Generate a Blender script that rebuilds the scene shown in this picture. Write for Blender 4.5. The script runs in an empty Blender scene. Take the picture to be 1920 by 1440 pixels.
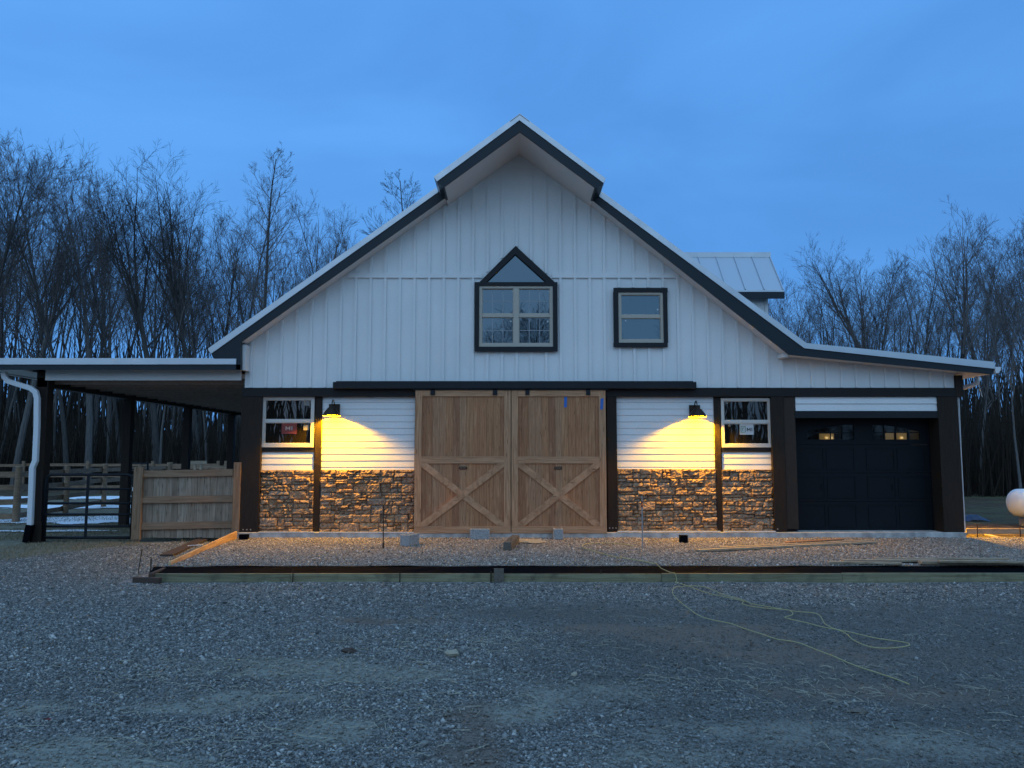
import bpy, math, random
import numpy as np
from mathutils import Vector, Matrix
R = math.radians
scn = bpy.context.scene
col = scn.collection

# ------------------------------------------------------------------ camera
FPX = 1442.0                      # focal length in pixels of the 1920 px wide photograph
PITCH = R(5.31)
CAM = Vector((0, 0, 1.64))
cd = bpy.data.cameras.new("camera"); cam = bpy.data.objects.new("camera", cd); col.objects.link(cam)
cd.sensor_width = 36.0; cd.lens = FPX / 1920 * 36.0
cd.clip_start = 0.05; cd.clip_end = 2000
cam.location = CAM; cam.rotation_euler = (R(90) + PITCH, 0, 0)
scn.camera = cam

# ------------------------------------------------------------------ world
world = bpy.data.worlds.new("World"); scn.world = world; world.use_nodes = True
wt = world.node_tree; wt.nodes.clear()
def wn(t, **k):
    n = wt.nodes.new(t)
    for a, b in k.items(): setattr(n, a, b)
    return n
SUN_EL, SUN_ROT = R(2.0), R(205)
sky = wn('ShaderNodeTexSky', sky_type='NISHITA', sun_disc=False, sun_elevation=SUN_EL, sun_rotation=SUN_ROT,
         altitude=100, air_density=1.0, dust_density=0.6, ozone_density=3.0)
tc = wn('ShaderNodeTexCoord')
# thin high cloud that greys the dusk sky, lighter towards the afterglow behind the camera
mp = wn('ShaderNodeMapping'); mp.inputs['Scale'].default_value = (1.0, 1.0, 2.6); mp.inputs['Location'].default_value = (0.4, 1.3, 0.2)
mp.inputs['Rotation'].default_value = (0.0, R(-14), R(10))
ns = wn('ShaderNodeTexNoise'); ns.inputs['Scale'].default_value = 2.1; ns.inputs['Detail'].default_value = 5; ns.inputs['Roughness'].default_value = 0.5
ns.inputs['Distortion'].default_value = 0.5
wt.links.new(tc.outputs['Generated'], mp.inputs['Vector']); wt.links.new(mp.outputs[0], ns.inputs['Vector'])
cr = wn('ShaderNodeValToRGB'); cr.color_ramp.elements[0].position = 0.40; cr.color_ramp.elements[1].position = 0.66
cr.color_ramp.elements[0].color = (0.0, 0.0, 0.0, 1); cr.color_ramp.elements[1].color = (1, 1, 1, 1)
wt.links.new(ns.outputs['Fac'], cr.inputs['Fac'])
sep = wn('ShaderNodeSeparateXYZ'); wt.links.new(tc.outputs['Generated'], sep.inputs[0])
# deep dusk blue ahead, pale blue-grey behind
mr = wn('ShaderNodeMapRange'); mr.inputs['From Min'].default_value = 0.50; mr.inputs['From Max'].default_value = -0.35; mr.clamp = True
wt.links.new(sep.outputs['Y'], mr.inputs['Value'])
dusk = wn('ShaderNodeMix', data_type='RGBA'); dusk.inputs[6].default_value = (0.126, 0.405, 0.96, 1); dusk.inputs[7].default_value = (0.50, 0.90, 1.42, 1)
wt.links.new(mr.outputs[0], dusk.inputs[0])
# a little darker towards the right (east), as in the photograph
mx = wn('ShaderNodeMapRange'); mx.inputs['From Min'].default_value = -0.6; mx.inputs['From Max'].default_value = 0.6
mx.inputs['To Min'].default_value = 1.03; mx.inputs['To Max'].default_value = 0.95
wt.links.new(sep.outputs['X'], mx.inputs['Value'])
mul = wn('ShaderNodeMix', data_type='RGBA', blend_type='MULTIPLY'); mul.inputs[0].default_value = 1
wt.links.new(dusk.outputs[2], mul.inputs[6]); wt.links.new(mx.outputs[0], mul.inputs[7])
# darker low down
mz = wn('ShaderNodeMapRange'); mz.inputs['From Min'].default_value = 0.05; mz.inputs['From Max'].default_value = 0.42
mz.inputs['To Min'].default_value = 0.92; mz.inputs['To Max'].default_value = 1.0
wt.links.new(sep.outputs['Z'], mz.inputs['Value'])
mul2 = wn('ShaderNodeMix', data_type='RGBA', blend_type='MULTIPLY'); mul2.inputs[0].default_value = 1
wt.links.new(mul.outputs[2], mul2.inputs[6]); wt.links.new(mz.outputs[0], mul2.inputs[7])
# clouds
cl = wn('ShaderNodeMix', data_type='RGBA', blend_type='MULTIPLY')
cf = wn('ShaderNodeMath', operation='MULTIPLY'); cf.inputs[1].default_value = 0.50
wt.links.new(cr.outputs[0], cf.inputs[0]); wt.links.new(cf.outputs[0], cl.inputs[0])
wt.links.new(mul2.outputs[2], cl.inputs[6]); cl.inputs[7].default_value = (0.62, 0.66, 0.74, 1)
nsc = wn('ShaderNodeMix', data_type='RGBA', blend_type='MIX'); nsc.inputs[0].default_value = 0.05
nmul = wn('ShaderNodeVectorMath', operation='SCALE'); nmul.inputs['Scale'].default_value = 0.20
wt.links.new(sky.outputs[0], nmul.inputs[0])
wt.links.new(cl.outputs[2], nsc.inputs[6]); wt.links.new(nmul.outputs[0], nsc.inputs[7])
bg = wn('ShaderNodeBackground'); bg.inputs['Strength'].default_value = 1.0
wo = wn('ShaderNodeOutputWorld')
wt.links.new(nsc.outputs[2], bg.inputs['Color']); wt.links.new(bg.outputs[0], wo.inputs['Surface'])

# a very weak, very soft glow from the side where the sun has just set
sd = bpy.data.lights.new("dusk_sun", 'SUN'); sd.energy = 0.10; sd.angle = R(60); sd.color = (1.0, 0.93, 0.86)
so = bpy.data.objects.new("dusk_sun", sd); col.objects.link(so); so.rotation_euler = (R(62), 0, R(-20))

vs = scn.view_settings; vs.view_transform = 'Standard'; vs.look = 'None'; vs.exposure = 0; vs.gamma = 1
scn.render.engine = 'CYCLES'
scn.cycles.max_bounces = 6; scn.cycles.caustics_reflective = False; scn.cycles.caustics_refractive = False
scn.cycles.use_denoising = True

# ------------------------------------------------------------------ pixel helpers
SP, CP = math.sin(PITCH), math.cos(PITCH)
def ray(px, py):
    u = (px - 960) / FPX; v = (720 - py) / FPX
    return Vector((u, CP - v * SP, SP + v * CP))
def F(px, py, Y):                       # the point of a plane facing the camera that the photograph shows at px, py
    d = ray(px, py); t = Y / d.y
    return Vector((d.x * t, Y, CAM.z + d.z * t))
def G(px, py, z):                       # the point of a level plane
    d = ray(px, py); t = (z - CAM.z) / d.z
    return Vector((d.x * t, d.y * t, z))
YW = 16.4       # wall plane
YR = 15.98      # rake fascia plane
YC = 15.2       # raised centre roof plane
YB = 28.6       # back of the barn

# ------------------------------------------------------------------ mesh builder
class MB:
    def __init__(s): s.v = []; s.f = []; s.m = []
    def add(s, vs_, fs, mi=0):
        o = len(s.v); s.v.extend([tuple(v) for v in vs_]); s.f.extend([tuple(i + o for i in f) for f in fs]); s.m.extend([mi] * len(fs)); return s
    def box(s, x0, x1, y0, y1, z0, z1, mi=0):
        if x0 > x1: x0, x1 = x1, x0
        if y0 > y1: y0, y1 = y1, y0
        if z0 > z1: z0, z1 = z1, z0
        return s.add([(x0,y0,z0),(x1,y0,z0),(x1,y1,z0),(x0,y1,z0),(x0,y0,z1),(x1,y0,z1),(x1,y1,z1),(x0,y1,z1)],
              [(0,3,2,1),(4,5,6,7),(0,1,5,4),(1,2,6,5),(2,3,7,6),(3,0,4,7)], mi)
    def prism(s, pts, y0, y1, mi=0):    # polygon in XZ extruded in Y (y0 nearer)
        n = len(pts); area = sum(pts[i][0]*pts[(i+1)%n][1]-pts[(i+1)%n][0]*pts[i][1] for i in range(n))
        if area < 0: pts = list(reversed(pts))
        v = [(p[0], y0, p[1]) for p in pts] + [(p[0], y1, p[1]) for p in pts]
        f = [tuple(range(n)), tuple(range(2*n-1, n-1, -1))] + [(i, i+n, (i+1)%n+n, (i+1)%n) for i in range(n)]
        return s.add(v, f, mi)
    def bar(s, a, b, w, h, up=(0,0,1), mi=0, taper=1.0):   # box along a->b, w sideways, h along up
        a = Vector(a); b = Vector(b); d = (b - a).normalized(); up = Vector(up)
        x = d.cross(up)
        if x.length < 1e-4: x = d.cross(Vector((0,1,0)))
        x.normalize(); u = x.cross(d).normalized()
        v = []
        for p, k in ((a, 1), (b, taper)):
            for i, j in ((-1,-1),(1,-1),(1,1),(-1,1)): v.append(p + x*(i*w/2*k) + u*(j*h/2*k))
        return s.add(v, [(0,1,2,3),(7,6,5,4),(0,4,5,1),(1,5,6,2),(2,6,7,3),(3,7,4,0)], mi)
    def tube(s, pts, r, n=8, mi=0, cap=True):
        pts = [Vector(p) for p in pts]; rs = r if isinstance(r, (list, tuple)) else [r]*len(pts)
        v = []; prev = None
        for i, p in enumerate(pts):
            d = (pts[min(i+1, len(pts)-1)] - pts[max(i-1, 0)]).normalized()
            if prev is None:
                x = d.cross(Vector((0,0,1)));
                if x.length < 1e-3: x = d.cross(Vector((0,1,0)))
            else: x = prev - d*prev.dot(d)
            x.normalize(); prev = x; y = d.cross(x)
            for k in range(n):
                a = 2*math.pi*k/n; v.append(p + (x*math.cos(a) + y*math.sin(a))*rs[i])
        f = [(i*n+k, i*n+(k+1)%n, (i+1)*n+(k+1)%n, (i+1)*n+k) for i in range(len(pts)-1) for k in range(n)]
        if cap: f += [tuple(range(n-1,-1,-1)), tuple((len(pts)-1)*n+k for k in range(n))]
        return s.add(v, f, mi)
    def lathe(s, prof, c, n=24, mi=0):  # prof: (r, z) about vertical axis at c
        v = []
        for r_, z in prof:
            for k in range(n):
                a = 2*math.pi*k/n; v.append((c[0]+r_*math.cos(a), c[1]+r_*math.sin(a), c[2]+z))
        f = [(i*n+k, i*n+(k+1)%n, (i+1)*n+(k+1)%n, (i+1)*n+k) for i in range(len(prof)-1) for k in range(n)]
        return s.add(v, f, mi)
    def build(s, name, mat, parent=None, smooth=False, bevel=0):
        me = bpy.data.meshes.new(name)
        org = ORG.get(parent.name, Vector((0,0,0))) if parent else Vector((0,0,0))
        me.from_pydata([(v[0]-org[0], v[1]-org[1], v[2]-org[2]) for v in s.v], [], s.f)
        mats = mat if isinstance(mat, (list, tuple)) else [mat]
        for m in mats: me.materials.append(m)
        if len(mats) > 1: me.polygons.foreach_set('material_index', s.m)
        if smooth: me.polygons.foreach_set('use_smooth', [True]*len(me.polygons))
        me.update()
        o = bpy.data.objects.new(name, me); col.objects.link(o)
        if parent: o.parent = parent; ORG[o.name] = org
        if bevel:
            b = o.modifiers.new('bevel', 'BEVEL'); b.width = bevel; b.segments = 2; b.limit_method = 'ANGLE'
        return o
ORG = {}
def empty(name, loc, label=None, cat=None, group=None):
    o = bpy.data.objects.new(name, None); col.objects.link(o); o.location = loc; o.empty_display_size = 0.2
    ORG[o.name] = Vector(loc)
    return tag(o, label, cat, group)
def tag(o, label=None, cat=None, group=None, kind=None):
    if label: o['label'] = label
    if cat: o['category'] = cat
    if group: o['group'] = group
    if kind: o['kind'] = kind
    return o
def copy_tree(o, parent=None):
    c = o.copy(); col.objects.link(c)
    if parent: c.parent = parent
    for ch in KIDS.get(o.name, []): copy_tree(ch, c)
    return c
KIDS = {}
def kids(o, *ch): KIDS[o.name] = list(ch)

# ------------------------------------------------------------------ materials
def mat(name, color=(0.5,0.5,0.5), rough=0.7, metal=0.0, spec=0.4):
    m = bpy.data.materials.new(name); m.use_nodes = True
    b = m.node_tree.nodes['Principled BSDF']
    b.inputs['Base Color'].default_value = (*color, 1); b.inputs['Roughness'].default_value = rough
    b.inputs['Metallic'].default_value = metal; b.inputs['Specular IOR Level'].default_value = spec if max(color) > .06 else min(spec, .18)
    return m
class NT:
    def __init__(s, m): s.t = m.node_tree; s.b = s.t.nodes['Principled BSDF']
    def n(s, t, **k):
        x = s.t.nodes.new(t)
        for a, b in k.items(): setattr(x, a, b)
        return x
    def l(s, a, b): s.t.links.new(a, b)
    def pos(s, scale=(1,1,1), obj=True):
        c = s.n('ShaderNodeTexCoord'); mp_ = s.n('ShaderNodeMapping'); mp_.inputs['Scale'].default_value = scale
        s.l(c.outputs['Object'], mp_.inputs[0]); return mp_.outputs[0]
    def noise(s, vec, scale, detail=4, rough=0.55, dist=0.0):
        x = s.n('ShaderNodeTexNoise'); x.inputs['Scale'].default_value = scale; x.inputs['Detail'].default_value = detail
        x.inputs['Roughness'].default_value = rough; x.inputs['Distortion'].default_value = dist; s.l(vec, x.inputs['Vector']); return x.outputs['Fac']
    def voro(s, vec, scale, feature='F1', out='Distance'):
        x = s.n('ShaderNodeTexVoronoi', feature=feature); x.inputs['Scale'].default_value = scale; s.l(vec, x.inputs['Vector']); return x.outputs[out]
    def ramp(s, fac, stops):
        x = s.n('ShaderNodeValToRGB'); e = x.color_ramp.elements
        while len(e) < len(stops): e.new(0.5)
        for i, (p, c) in enumerate(stops):
            e[i].position = p; e[i].color = (*c, 1) if len(c) == 3 else c
        s.l(fac, x.inputs['Fac']); return x.outputs['Color']
    def g(s, fac, lo, hi, a=0.0, b=1.0):
        x = s.n('ShaderNodeMapRange'); x.inputs['From Min'].default_value = lo; x.inputs['From Max'].default_value = hi
        x.inputs['To Min'].default_value = a; x.inputs['To Max'].default_value = b; s.l(fac, x.inputs['Value']); return x.outputs[0]
    def mix(s, fac, a, b, bt='MIX'):
        x = s.n('ShaderNodeMix', data_type='RGBA', blend_type=bt)
        for i, q in ((0, fac), (6, a), (7, b)):
            if isinstance(q, (int, float)): x.inputs[i].default_value = q if i == 0 else (q,q,q,1)
            elif isinstance(q, tuple): x.inputs[i].default_value = (*q, 1)
            else: s.l(q, x.inputs[i])
        return x.outputs[2]
    def math(s, op, a, b=0.0):
        x = s.n('ShaderNodeMath', operation=op)
        for i, q in ((0, a), (1, b)):
            if isinstance(q, (int, float)): x.inputs[i].default_value = q
            else: s.l(q, x.inputs[i])
        return x.outputs[0]
    def island(s): return s.n('ShaderNodeNewGeometry').outputs['Random Per Island']
    def color(s, c): s.l(c, s.b.inputs['Base Color'])
    def bump(s, h, strength=0.3, dist=0.01):
        x = s.n('ShaderNodeBump'); x.inputs['Strength'].default_value = strength; x.inputs['Distance'].default_value = dist
        s.l(h, x.inputs['Height']); s.l(x.outputs[0], s.b.inputs['Normal'])
    def rough(s, r): s.l(r, s.b.inputs['Roughness'])

def painted(name, c, rough=0.6, var=0.06, grain=(6,6,1.2), bump=0.25):
    m = mat(name, c, rough); t = NT(m); v = t.pos(grain); a = t.noise(v, 14, 6); b = t.noise(t.pos(), 0.7, 4)
    k = t.math('ADD', t.g(a, .3, .7, -var, var), t.g(b, .3, .7, 1-var, 1+var))
    t.color(t.mix(1.0, c, t.n_comb(k) if False else k, 'MULTIPLY')); t.bump(a, bump, 0.004); return m
M = {}
M['white'] = painted('white_siding_paint', (0.70,0.70,0.69), 0.65, 0.045, (5,5,2))
M['trimwhite'] = painted('cream_soffit_paint', (0.68,0.67,0.65), 0.6, 0.03)
M['black'] = painted('black_trim_paint', (0.016,0.018,0.021), 0.5, 0.15)
M['fascia'] = painted('black_fascia_metal', (0.018,0.025,0.032), 0.35, 0.1, bump=0.05)
M['roofmetal'] = mat('pale_roof_metal', (0.50,0.53,0.56), 0.38, 0.72)
t = NT(M['roofmetal']); t.rough(t.g(t.noise(t.pos((1,1,1)), 2.5, 4), .3, .7, .30, .48))
def stained(name, c1, c2, grain=(20,20,1.6), rough=0.6):
    m = mat(name, c1, rough); t = NT(m); a = t.noise(t.pos(grain), 3.0, 8, 0.65)
    t.color(t.mix(t.g(a, .3, .7), c1, c2)); t.bump(a, 0.4, 0.006); return m
M['post'] = stained('dark_stained_post', (0.015,0.010,0.008), (0.030,0.020,0.014))
M['postwarm'] = stained('brown_stained_jamb', (0.030,0.020,0.015), (0.050,0.034,0.025))
M['ceiling'] = stained('dark_lean_to_ceiling', (0.30,0.22,0.18), (0.42,0.32,0.26), (4,30,4))
M['header'] = stained('dark_header_beam', (0.014,0.013,0.014), (0.024,0.020,0.019), (1.6,20,20))
def wood(name, cols, grain=(28,28,1.3), knots=True, rough=0.7, var=1.0, bump=0.35, dirt=0.0):
    m = mat(name, cols[0], rough); t = NT(m)
    isl = t.island(); v = t.pos(grain)
    off = t.n('ShaderNodeVectorMath', operation='ADD'); t.l(v, off.inputs[0])
    sc = t.n('ShaderNodeVectorMath', operation='SCALE'); sc.inputs[0].default_value = (37.1, 91.7, 53.3); t.l(isl, sc.inputs['Scale']); t.l(sc.outputs[0], off.inputs[1])
    vv = off.outputs[0]
    a = t.noise(vv, 1.3, 9, 0.62, 0.6)
    base = t.ramp(isl, [(0.0, cols[0]), (0.35, cols[1]), (0.7, cols[2]), (1.0, cols[3])])
    dark = t.mix(1.0, base, (0.58,0.50,0.43), 'MULTIPLY')
    c = t.mix(t.g(a, .38, .68), base, dark)
    if knots:
        kv = t.pos((grain[0]*0.45, grain[1]*0.45, grain[2]*1.7)); o2 = t.n('ShaderNodeVectorMath', operation='ADD'); t.l(kv, o2.inputs[0]); t.l(sc.outputs[0], o2.inputs[1])
        k = t.voro(o2.outputs[0], 1.15); kk = t.g(k, 0.07, 0.20, 0.75, 0.0)
        c = t.mix(kk, c, (cols[0][0]*.22, cols[0][1]*.18, cols[0][2]*.16))
        # lighter sapwood streaks
        s2 = t.noise(o2.outputs[0], 0.7, 4); c = t.mix(t.g(s2, .56, .70, 0, .40), c, (cols[3][0]*1.3, cols[3][1]*1.3, cols[3][2]*1.3))
    if dirt:
        d = t.noise(t.pos(), 5, 6); c = t.mix(t.g(d, .5, .75, 0, dirt), c, (0.03,0.027,0.024))
    t.color(c); t.bump(a, bump, 0.006); return m
CED = [(0.40,0.168,0.075),(0.45,0.225,0.105),(0.29,0.115,0.052),(0.45,0.245,0.130)]
M['cedar'] = wood('cedar_boards', CED, (44,44,1.6))
CF = [(0.49,0.262,0.138),(0.44,0.225,0.115),(0.51,0.29,0.160),(0.46,0.245,0.128)]
M['cedar_frame'] = wood('cedar_frame_boards', CF)
M['cedar_frame_x'] = wood('cedar_cross_boards', CF, (1.3,28,28))
M['brace'] = wood('cedar_brace_boards', CF, (5,5,5), knots=True, bump=.2)
M['pine'] = wood('new_pine_board', [(0.62,0.40,0.20),(0.60,0.38,0.19),(0.64,0.42,0.22),(0.62,0.40,0.21)], (2,2,28))
M['treated'] = wood('treated_pine', [(0.24,0.23,0.13),(0.21,0.20,0.12),(0.27,0.25,0.15),(0.23,0.21,0.12)], (1.3,28,28), dirt=0.6)
M['fencewood'] = wood('fence_frame_wood', [(0.27,0.17,0.10),(0.25,0.155,0.09),(0.29,0.18,0.11),(0.26,0.16,0.10)], (1.3,28,28))
M['fencepost'] = wood('fence_post_wood', [(0.27,0.17,0.10),(0.25,0.155,0.09),(0.29,0.18,0.11),(0.26,0.16,0.10)])
M['weathered'] = wood('weathered_fence_boards', [(0.27,0.20,0.145),(0.32,0.245,0.18),(0.21,0.155,0.11),(0.35,0.28,0.21)], dirt=0.3)
M['oldwood'] = wood('old_timber', [(0.16,0.14,0.11),(0.14,0.12,0.10),(0.18,0.155,0.12),(0.15,0.13,0.10)], (28,1.3,28), dirt=0.5)
M['plank'] = wood('pale_plank', [(0.42,0.33,0.22),(0.38,0.30,0.21),(0.45,0.36,0.25),(0.34,0.28,0.20)], (1.3,28,28), dirt=0.3)
M['railwood'] = wood('pasture_rail_wood', [(0.25,0.165,0.105),(0.21,0.14,0.09),(0.28,0.19,0.12),(0.23,0.15,0.095)], (3,3,20), dirt=0.3)
M['vinyl'] = mat('beige_vinyl_frame', (0.42,0.375,0.31), 0.45)
M['vinylwhite'] = mat('white_vinyl_frame', (0.54,0.51,0.46), 0.45)
M['grille'] = mat('white_window_grille', (0.30,0.32,0.34), 0.5)
def glass(name, refl=0.27, tint=(0.8,0.88,1.0), inner=(0.010,0.012,0.014)):
    m = bpy.data.materials.new(name); m.use_nodes = True; nt = m.node_tree; nt.nodes.clear()
    o = nt.nodes.new('ShaderNodeOutputMaterial'); mixn = nt.nodes.new('ShaderNodeMixShader'); d = nt.nodes.new('ShaderNodeBsdfDiffuse')
    gl = nt.nodes.new('ShaderNodeBsdfGlossy'); gl.inputs['Roughness'].default_value = 0.01; gl.inputs['Color'].default_value = (*tint, 1)
    d.inputs['Color'].default_value = (*inner, 1); mixn.inputs[0].default_value = refl
    tcn = nt.nodes.new('ShaderNodeTexCoord'); nz = nt.nodes.new('ShaderNodeTexNoise'); nz.inputs['Scale'].default_value = 1.4
    bp = nt.nodes.new('ShaderNodeBump'); bp.inputs['Strength'].default_value = 0.05; bp.inputs['Distance'].default_value = 0.02
    nt.links.new(tcn.outputs['Object'], nz.inputs['Vector']); nt.links.new(nz.outputs['Fac'], bp.inputs['Height']); nt.links.new(bp.outputs[0], gl.inputs['Normal'])
    nt.links.new(d.outputs[0], mixn.inputs[1]); nt.links.new(gl.outputs[0], mixn.inputs[2]); nt.links.new(mixn.outputs[0], o.inputs[0]); return m
M['glass'] = glass('window_glass', 0.14, (0.62,0.85,1.0)); M['glasslow'] = glass('lower_window_glass', 0.07, (0.85,0.87,0.9), (0.012,0.010,0.008))
m = bpy.data.materials.new('garage_door_glass'); m.use_nodes = True; nt = m.node_tree; nt.nodes.clear()
o_ = nt.nodes.new('ShaderNodeOutputMaterial'); mx_ = nt.nodes.new('ShaderNodeMixShader'); tr = nt.nodes.new('ShaderNodeBsdfTransparent'); gl = nt.nodes.new('ShaderNodeBsdfGlossy')
gl.inputs['Roughness'].default_value = 0.05; gl.inputs['Color'].default_value = (0.7,0.75,0.8,1); tr.inputs[0].default_value = (0.75,0.75,0.72,1); mx_.inputs[0].default_value = 0.06
nt.links.new(tr.outputs[0], mx_.inputs[1]); nt.links.new(gl.outputs[0], mx_.inputs[2]); nt.links.new(mx_.outputs[0], o_.inputs[0]); M['garageglass'] = m
def emit(name, c, s):
    m = mat(name, c); b = m.node_tree.nodes['Principled BSDF']; b.inputs['Emission Color'].default_value = (*c, 1); b.inputs['Emission Strength'].default_value = s; return m
M['garage'] = painted('black_garage_door_paint', (0.005,0.007,0.010), 0.6, 0.1)
M['concrete'] = mat('concrete', (0.42,0.41,0.39), 0.9); t = NT(M['concrete']); a = t.noise(t.pos(), 6, 8); t.color(t.ramp(a, [(0.3, (0.26,0.25,0.24)), (0.55, (0.44,0.43,0.41)), (0.75, (0.55,0.54,0.52))])); t.bump(t.noise(t.pos(), 60, 4), 0.4, 0.004)
M['block'] = mat('cinder_block', (0.33,0.33,0.33), 0.95); t = NT(M['block']); a = t.noise(t.pos(), 45, 6); t.color(t.ramp(a, [(0.3, (0.20,0.20,0.20)), (0.7, (0.40,0.40,0.39))])); t.bump(a, 0.6, 0.006)
M['lampmetal'] = mat('bronze_lamp_metal', (0.035,0.025,0.018), 0.45, 0.3)
M['lampinner'] = mat('white_lamp_enamel', (0.85,0.82,0.75), 0.4)
M['blackmetal'] = mat('black_gate_metal', (0.012,0.014,0.018), 0.45, 0.2)
M['rust'] = mat('rusty_rebar', (0.05,0.032,0.022), 0.85)
M['galv'] = mat('galvanised_stake', (0.30,0.29,0.29), 0.5, 0.5)
M['plasticblack'] = mat('black_plastic', (0.003,0.0035,0.005), 0.9, spec=.03)
M['gutter'] = mat('white_gutter', (0.62,0.63,0.65), 0.4)
M['cord'] = mat('yellow_cord', (0.40,0.34,0.16), 0.7)
M['tank'] = mat('white_tank_paint', (0.72,0.72,0.72), 0.4)
M['red'] = mat('red_sticker', (0.16,0.03,0.025), 0.6); M['stickerwhite'] = mat('white_sticker', (0.50,0.52,0.52), 0.6)
M['stickergrey'] = mat('grey_sticker', (0.22,0.21,0.19), 0.6); M['green'] = mat('green_sticker_print', (0.05,0.16,0.12), 0.6)
M['lettergrey'] = mat('pale_sticker_letters', (0.40,0.36,0.32), 0.6); M['letterdark'] = mat('dark_sticker_letters', (0.03,0.05,0.05), 0.6)
M['bluetape'] = mat('blue_masking_tape', (0.03,0.13,0.42), 0.6)
M['bluetarp'] = mat('blue_tarp', (0.02,0.035,0.08), 0.5); M['brownboard'] = mat('brown_board', (0.065,0.042,0.031), 0.85)
# stacked stone
M['stone'] = mat('ledge_stone', (0.3,0.2,0.12), 0.85); t = NT(M['stone'])
isl = t.island(); base = t.ramp(isl, [(0.0, (0.21,0.145,0.095)), (0.2, (0.34,0.235,0.150)), (0.42, (0.24,0.170,0.120)), (0.6, (0.43,0.285,0.165)), (0.8, (0.29,0.225,0.175)), (1.0, (0.38,0.24,0.135))])
n1 = t.noise(t.pos(), 16, 8, 0.65); n2 = t.noise(t.pos(), 55, 6, 0.6)
c = t.mix(t.g(n1, .35, .65), t.mix(1.0, base, (0.55,0.50,0.47), 'MULTIPLY'), t.mix(1.0, base, (1.25,1.2,1.15), 'MULTIPLY')); t.color(c); t.bump(t.math('ADD', n1, t.math('MULTIPLY', n2, .5)), 0.8, 0.015)
M['mortar'] = mat('brown_mortar', (0.10,0.078,0.06), 0.95)  # one even brown for the mortar bed between the stones

# ground colour shared by the sheet and the loose stones: 'wear' holds trodden dirt, pale dust and packed fines where the yard has them
def ground_nodes(t, stones):
    c = t.n('ShaderNodeTexCoord'); P = c.outputs['Object']
    isl = t.island() if stones else t.voro(P, 34, out='Color')
    if not stones:
        s_ = t.n('ShaderNodeSeparateColor'); t.l(isl, s_.inputs[0]); isl = s_.outputs[0]
    rock = t.ramp(isl, [(0.0, (0.080,0.079,0.075)), (0.3, (0.150,0.146,0.135)), (0.62, (0.215,0.208,0.190)), (0.9, (0.300,0.288,0.262)), (0.985, (0.50,0.48,0.44))])
    wa = t.n('ShaderNodeAttribute'); wa.attribute_name = 'wear'; sc = t.n('ShaderNodeSeparateColor'); t.l(wa.outputs['Color'], sc.inputs[0])
    fine = t.noise(P, 42, 6, .7)
    dirt = t.ramp(fine, [(0.3, (0.115,0.088,0.070)), (0.7, (0.235,0.188,0.150))]); dust = t.ramp(fine, [(0.3, (0.15,0.142,0.115)), (0.7, (0.35,0.33,0.27))])
    packed = t.ramp(fine, [(0.32, (0.050,0.048,0.043)), (0.5, (0.118,0.112,0.098)), (0.68, (0.225,0.212,0.190))])
    k = 0.6 if stones else 1.0
    c0 = t.mix(t.math('MULTIPLY', sc.outputs[2], k), rock, packed); c1 = t.mix(t.math('MULTIPLY', sc.outputs[0], k), c0, dirt); c2 = t.mix(t.math('MULTIPLY', sc.outputs[1], k), c1, dust)
    return P, c2, fine
M['lot'] = mat('bluestone_gravel_bed', (0.2,0.2,0.2), 0.95, spec=0.2); t = NT(M['lot']); P, c, mid = ground_nodes(t, False)
t.color(c); t.bump(t.math('ADD', t.noise(P, 26, 5, .7), t.math('MULTIPLY', t.noise(P, 90, 5), .7)), 0.9, 0.018)
M['lotstones'] = mat('bluestone_chips', (0.2,0.2,0.2), 0.95, spec=0.12); t = NT(M['lotstones']); P, c, mid = ground_nodes(t, True); t.color(c)
M['padbed'] = mat('pad_gravel_bed', (0.2,0.18,0.17), 0.95, spec=0.2); t = NT(M['padbed']); P = t.pos()
M['padstones'] = mat('pad_gravel_stones', (0.2,0.18,0.17), 0.9, spec=0.25); 
PR = [(0.0, (0.115,0.098,0.082)), (0.35, (0.205,0.175,0.148)), (0.7, (0.295,0.250,0.212)), (0.95, (0.42,0.365,0.315)), (1.0, (0.60,0.55,0.48))]
c = t.ramp(t.noise(P, 40, 5, .7), PR); t.color(c); t.bump(t.voro(P, 45), 1.0, -0.015)
t = NT(M['padstones']); t.color(t.mix(t.g(t.noise(t.pos(), 1.1, 4), .5, .7, 0, .35), t.ramp(t.island(), PR), (0.30,0.26,0.21)))
M['soil'] = mat('leaf_litter_soil', (0.06,0.045,0.03), 0.95, spec=0.1); t = NT(M['soil']); P = t.pos()
a = t.noise(P, 3.2, 8, .7); b_ = t.noise(P, 0.35, 5); c = t.ramp(a, [(0.3, (0.030,0.022,0.015)), (0.5, (0.075,0.052,0.034)), (0.7, (0.13,0.095,0.06))])
c = t.mix(t.g(b_, .45, .6, 0, .7), c, t.ramp(t.noise(P, 9, 6), [(0.3, (0.05,0.055,0.028)), (0.7, (0.13,0.125,0.065))])); t.color(c); t.bump(t.noise(P, 20, 6), 0.8, 0.04)
M['grass'] = mat('dry_winter_grass', (0.16,0.15,0.08), 0.95, spec=0.1); t = NT(M['grass']); t.color(t.ramp(t.island(), [(0.0, (0.12,0.11,0.06)), (0.5, (0.21,0.18,0.12)), (1.0, (0.30,0.26,0.19))]))
M['turf'] = mat('worn_turf', (0.12,0.11,0.06), 0.95, spec=0.1); t = NT(M['turf']); t.color(t.ramp(t.noise(t.pos(), 5, 7, .7), [(0.3, (0.11,0.095,0.065)), (0.55, (0.21,0.185,0.13)), (0.75, (0.31,0.28,0.20))])); t.bump(t.noise(t.pos(), 30, 5), 0.7, 0.02)
M['straw'] = mat('pale_straw', (0.36,0.32,0.22), 0.8); M['snow'] = mat('snow', (0.80,0.82,0.85), 0.8); t = NT(M['snow']); t.bump(t.noise(t.pos(), 6, 5), 0.4, 0.03)
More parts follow.
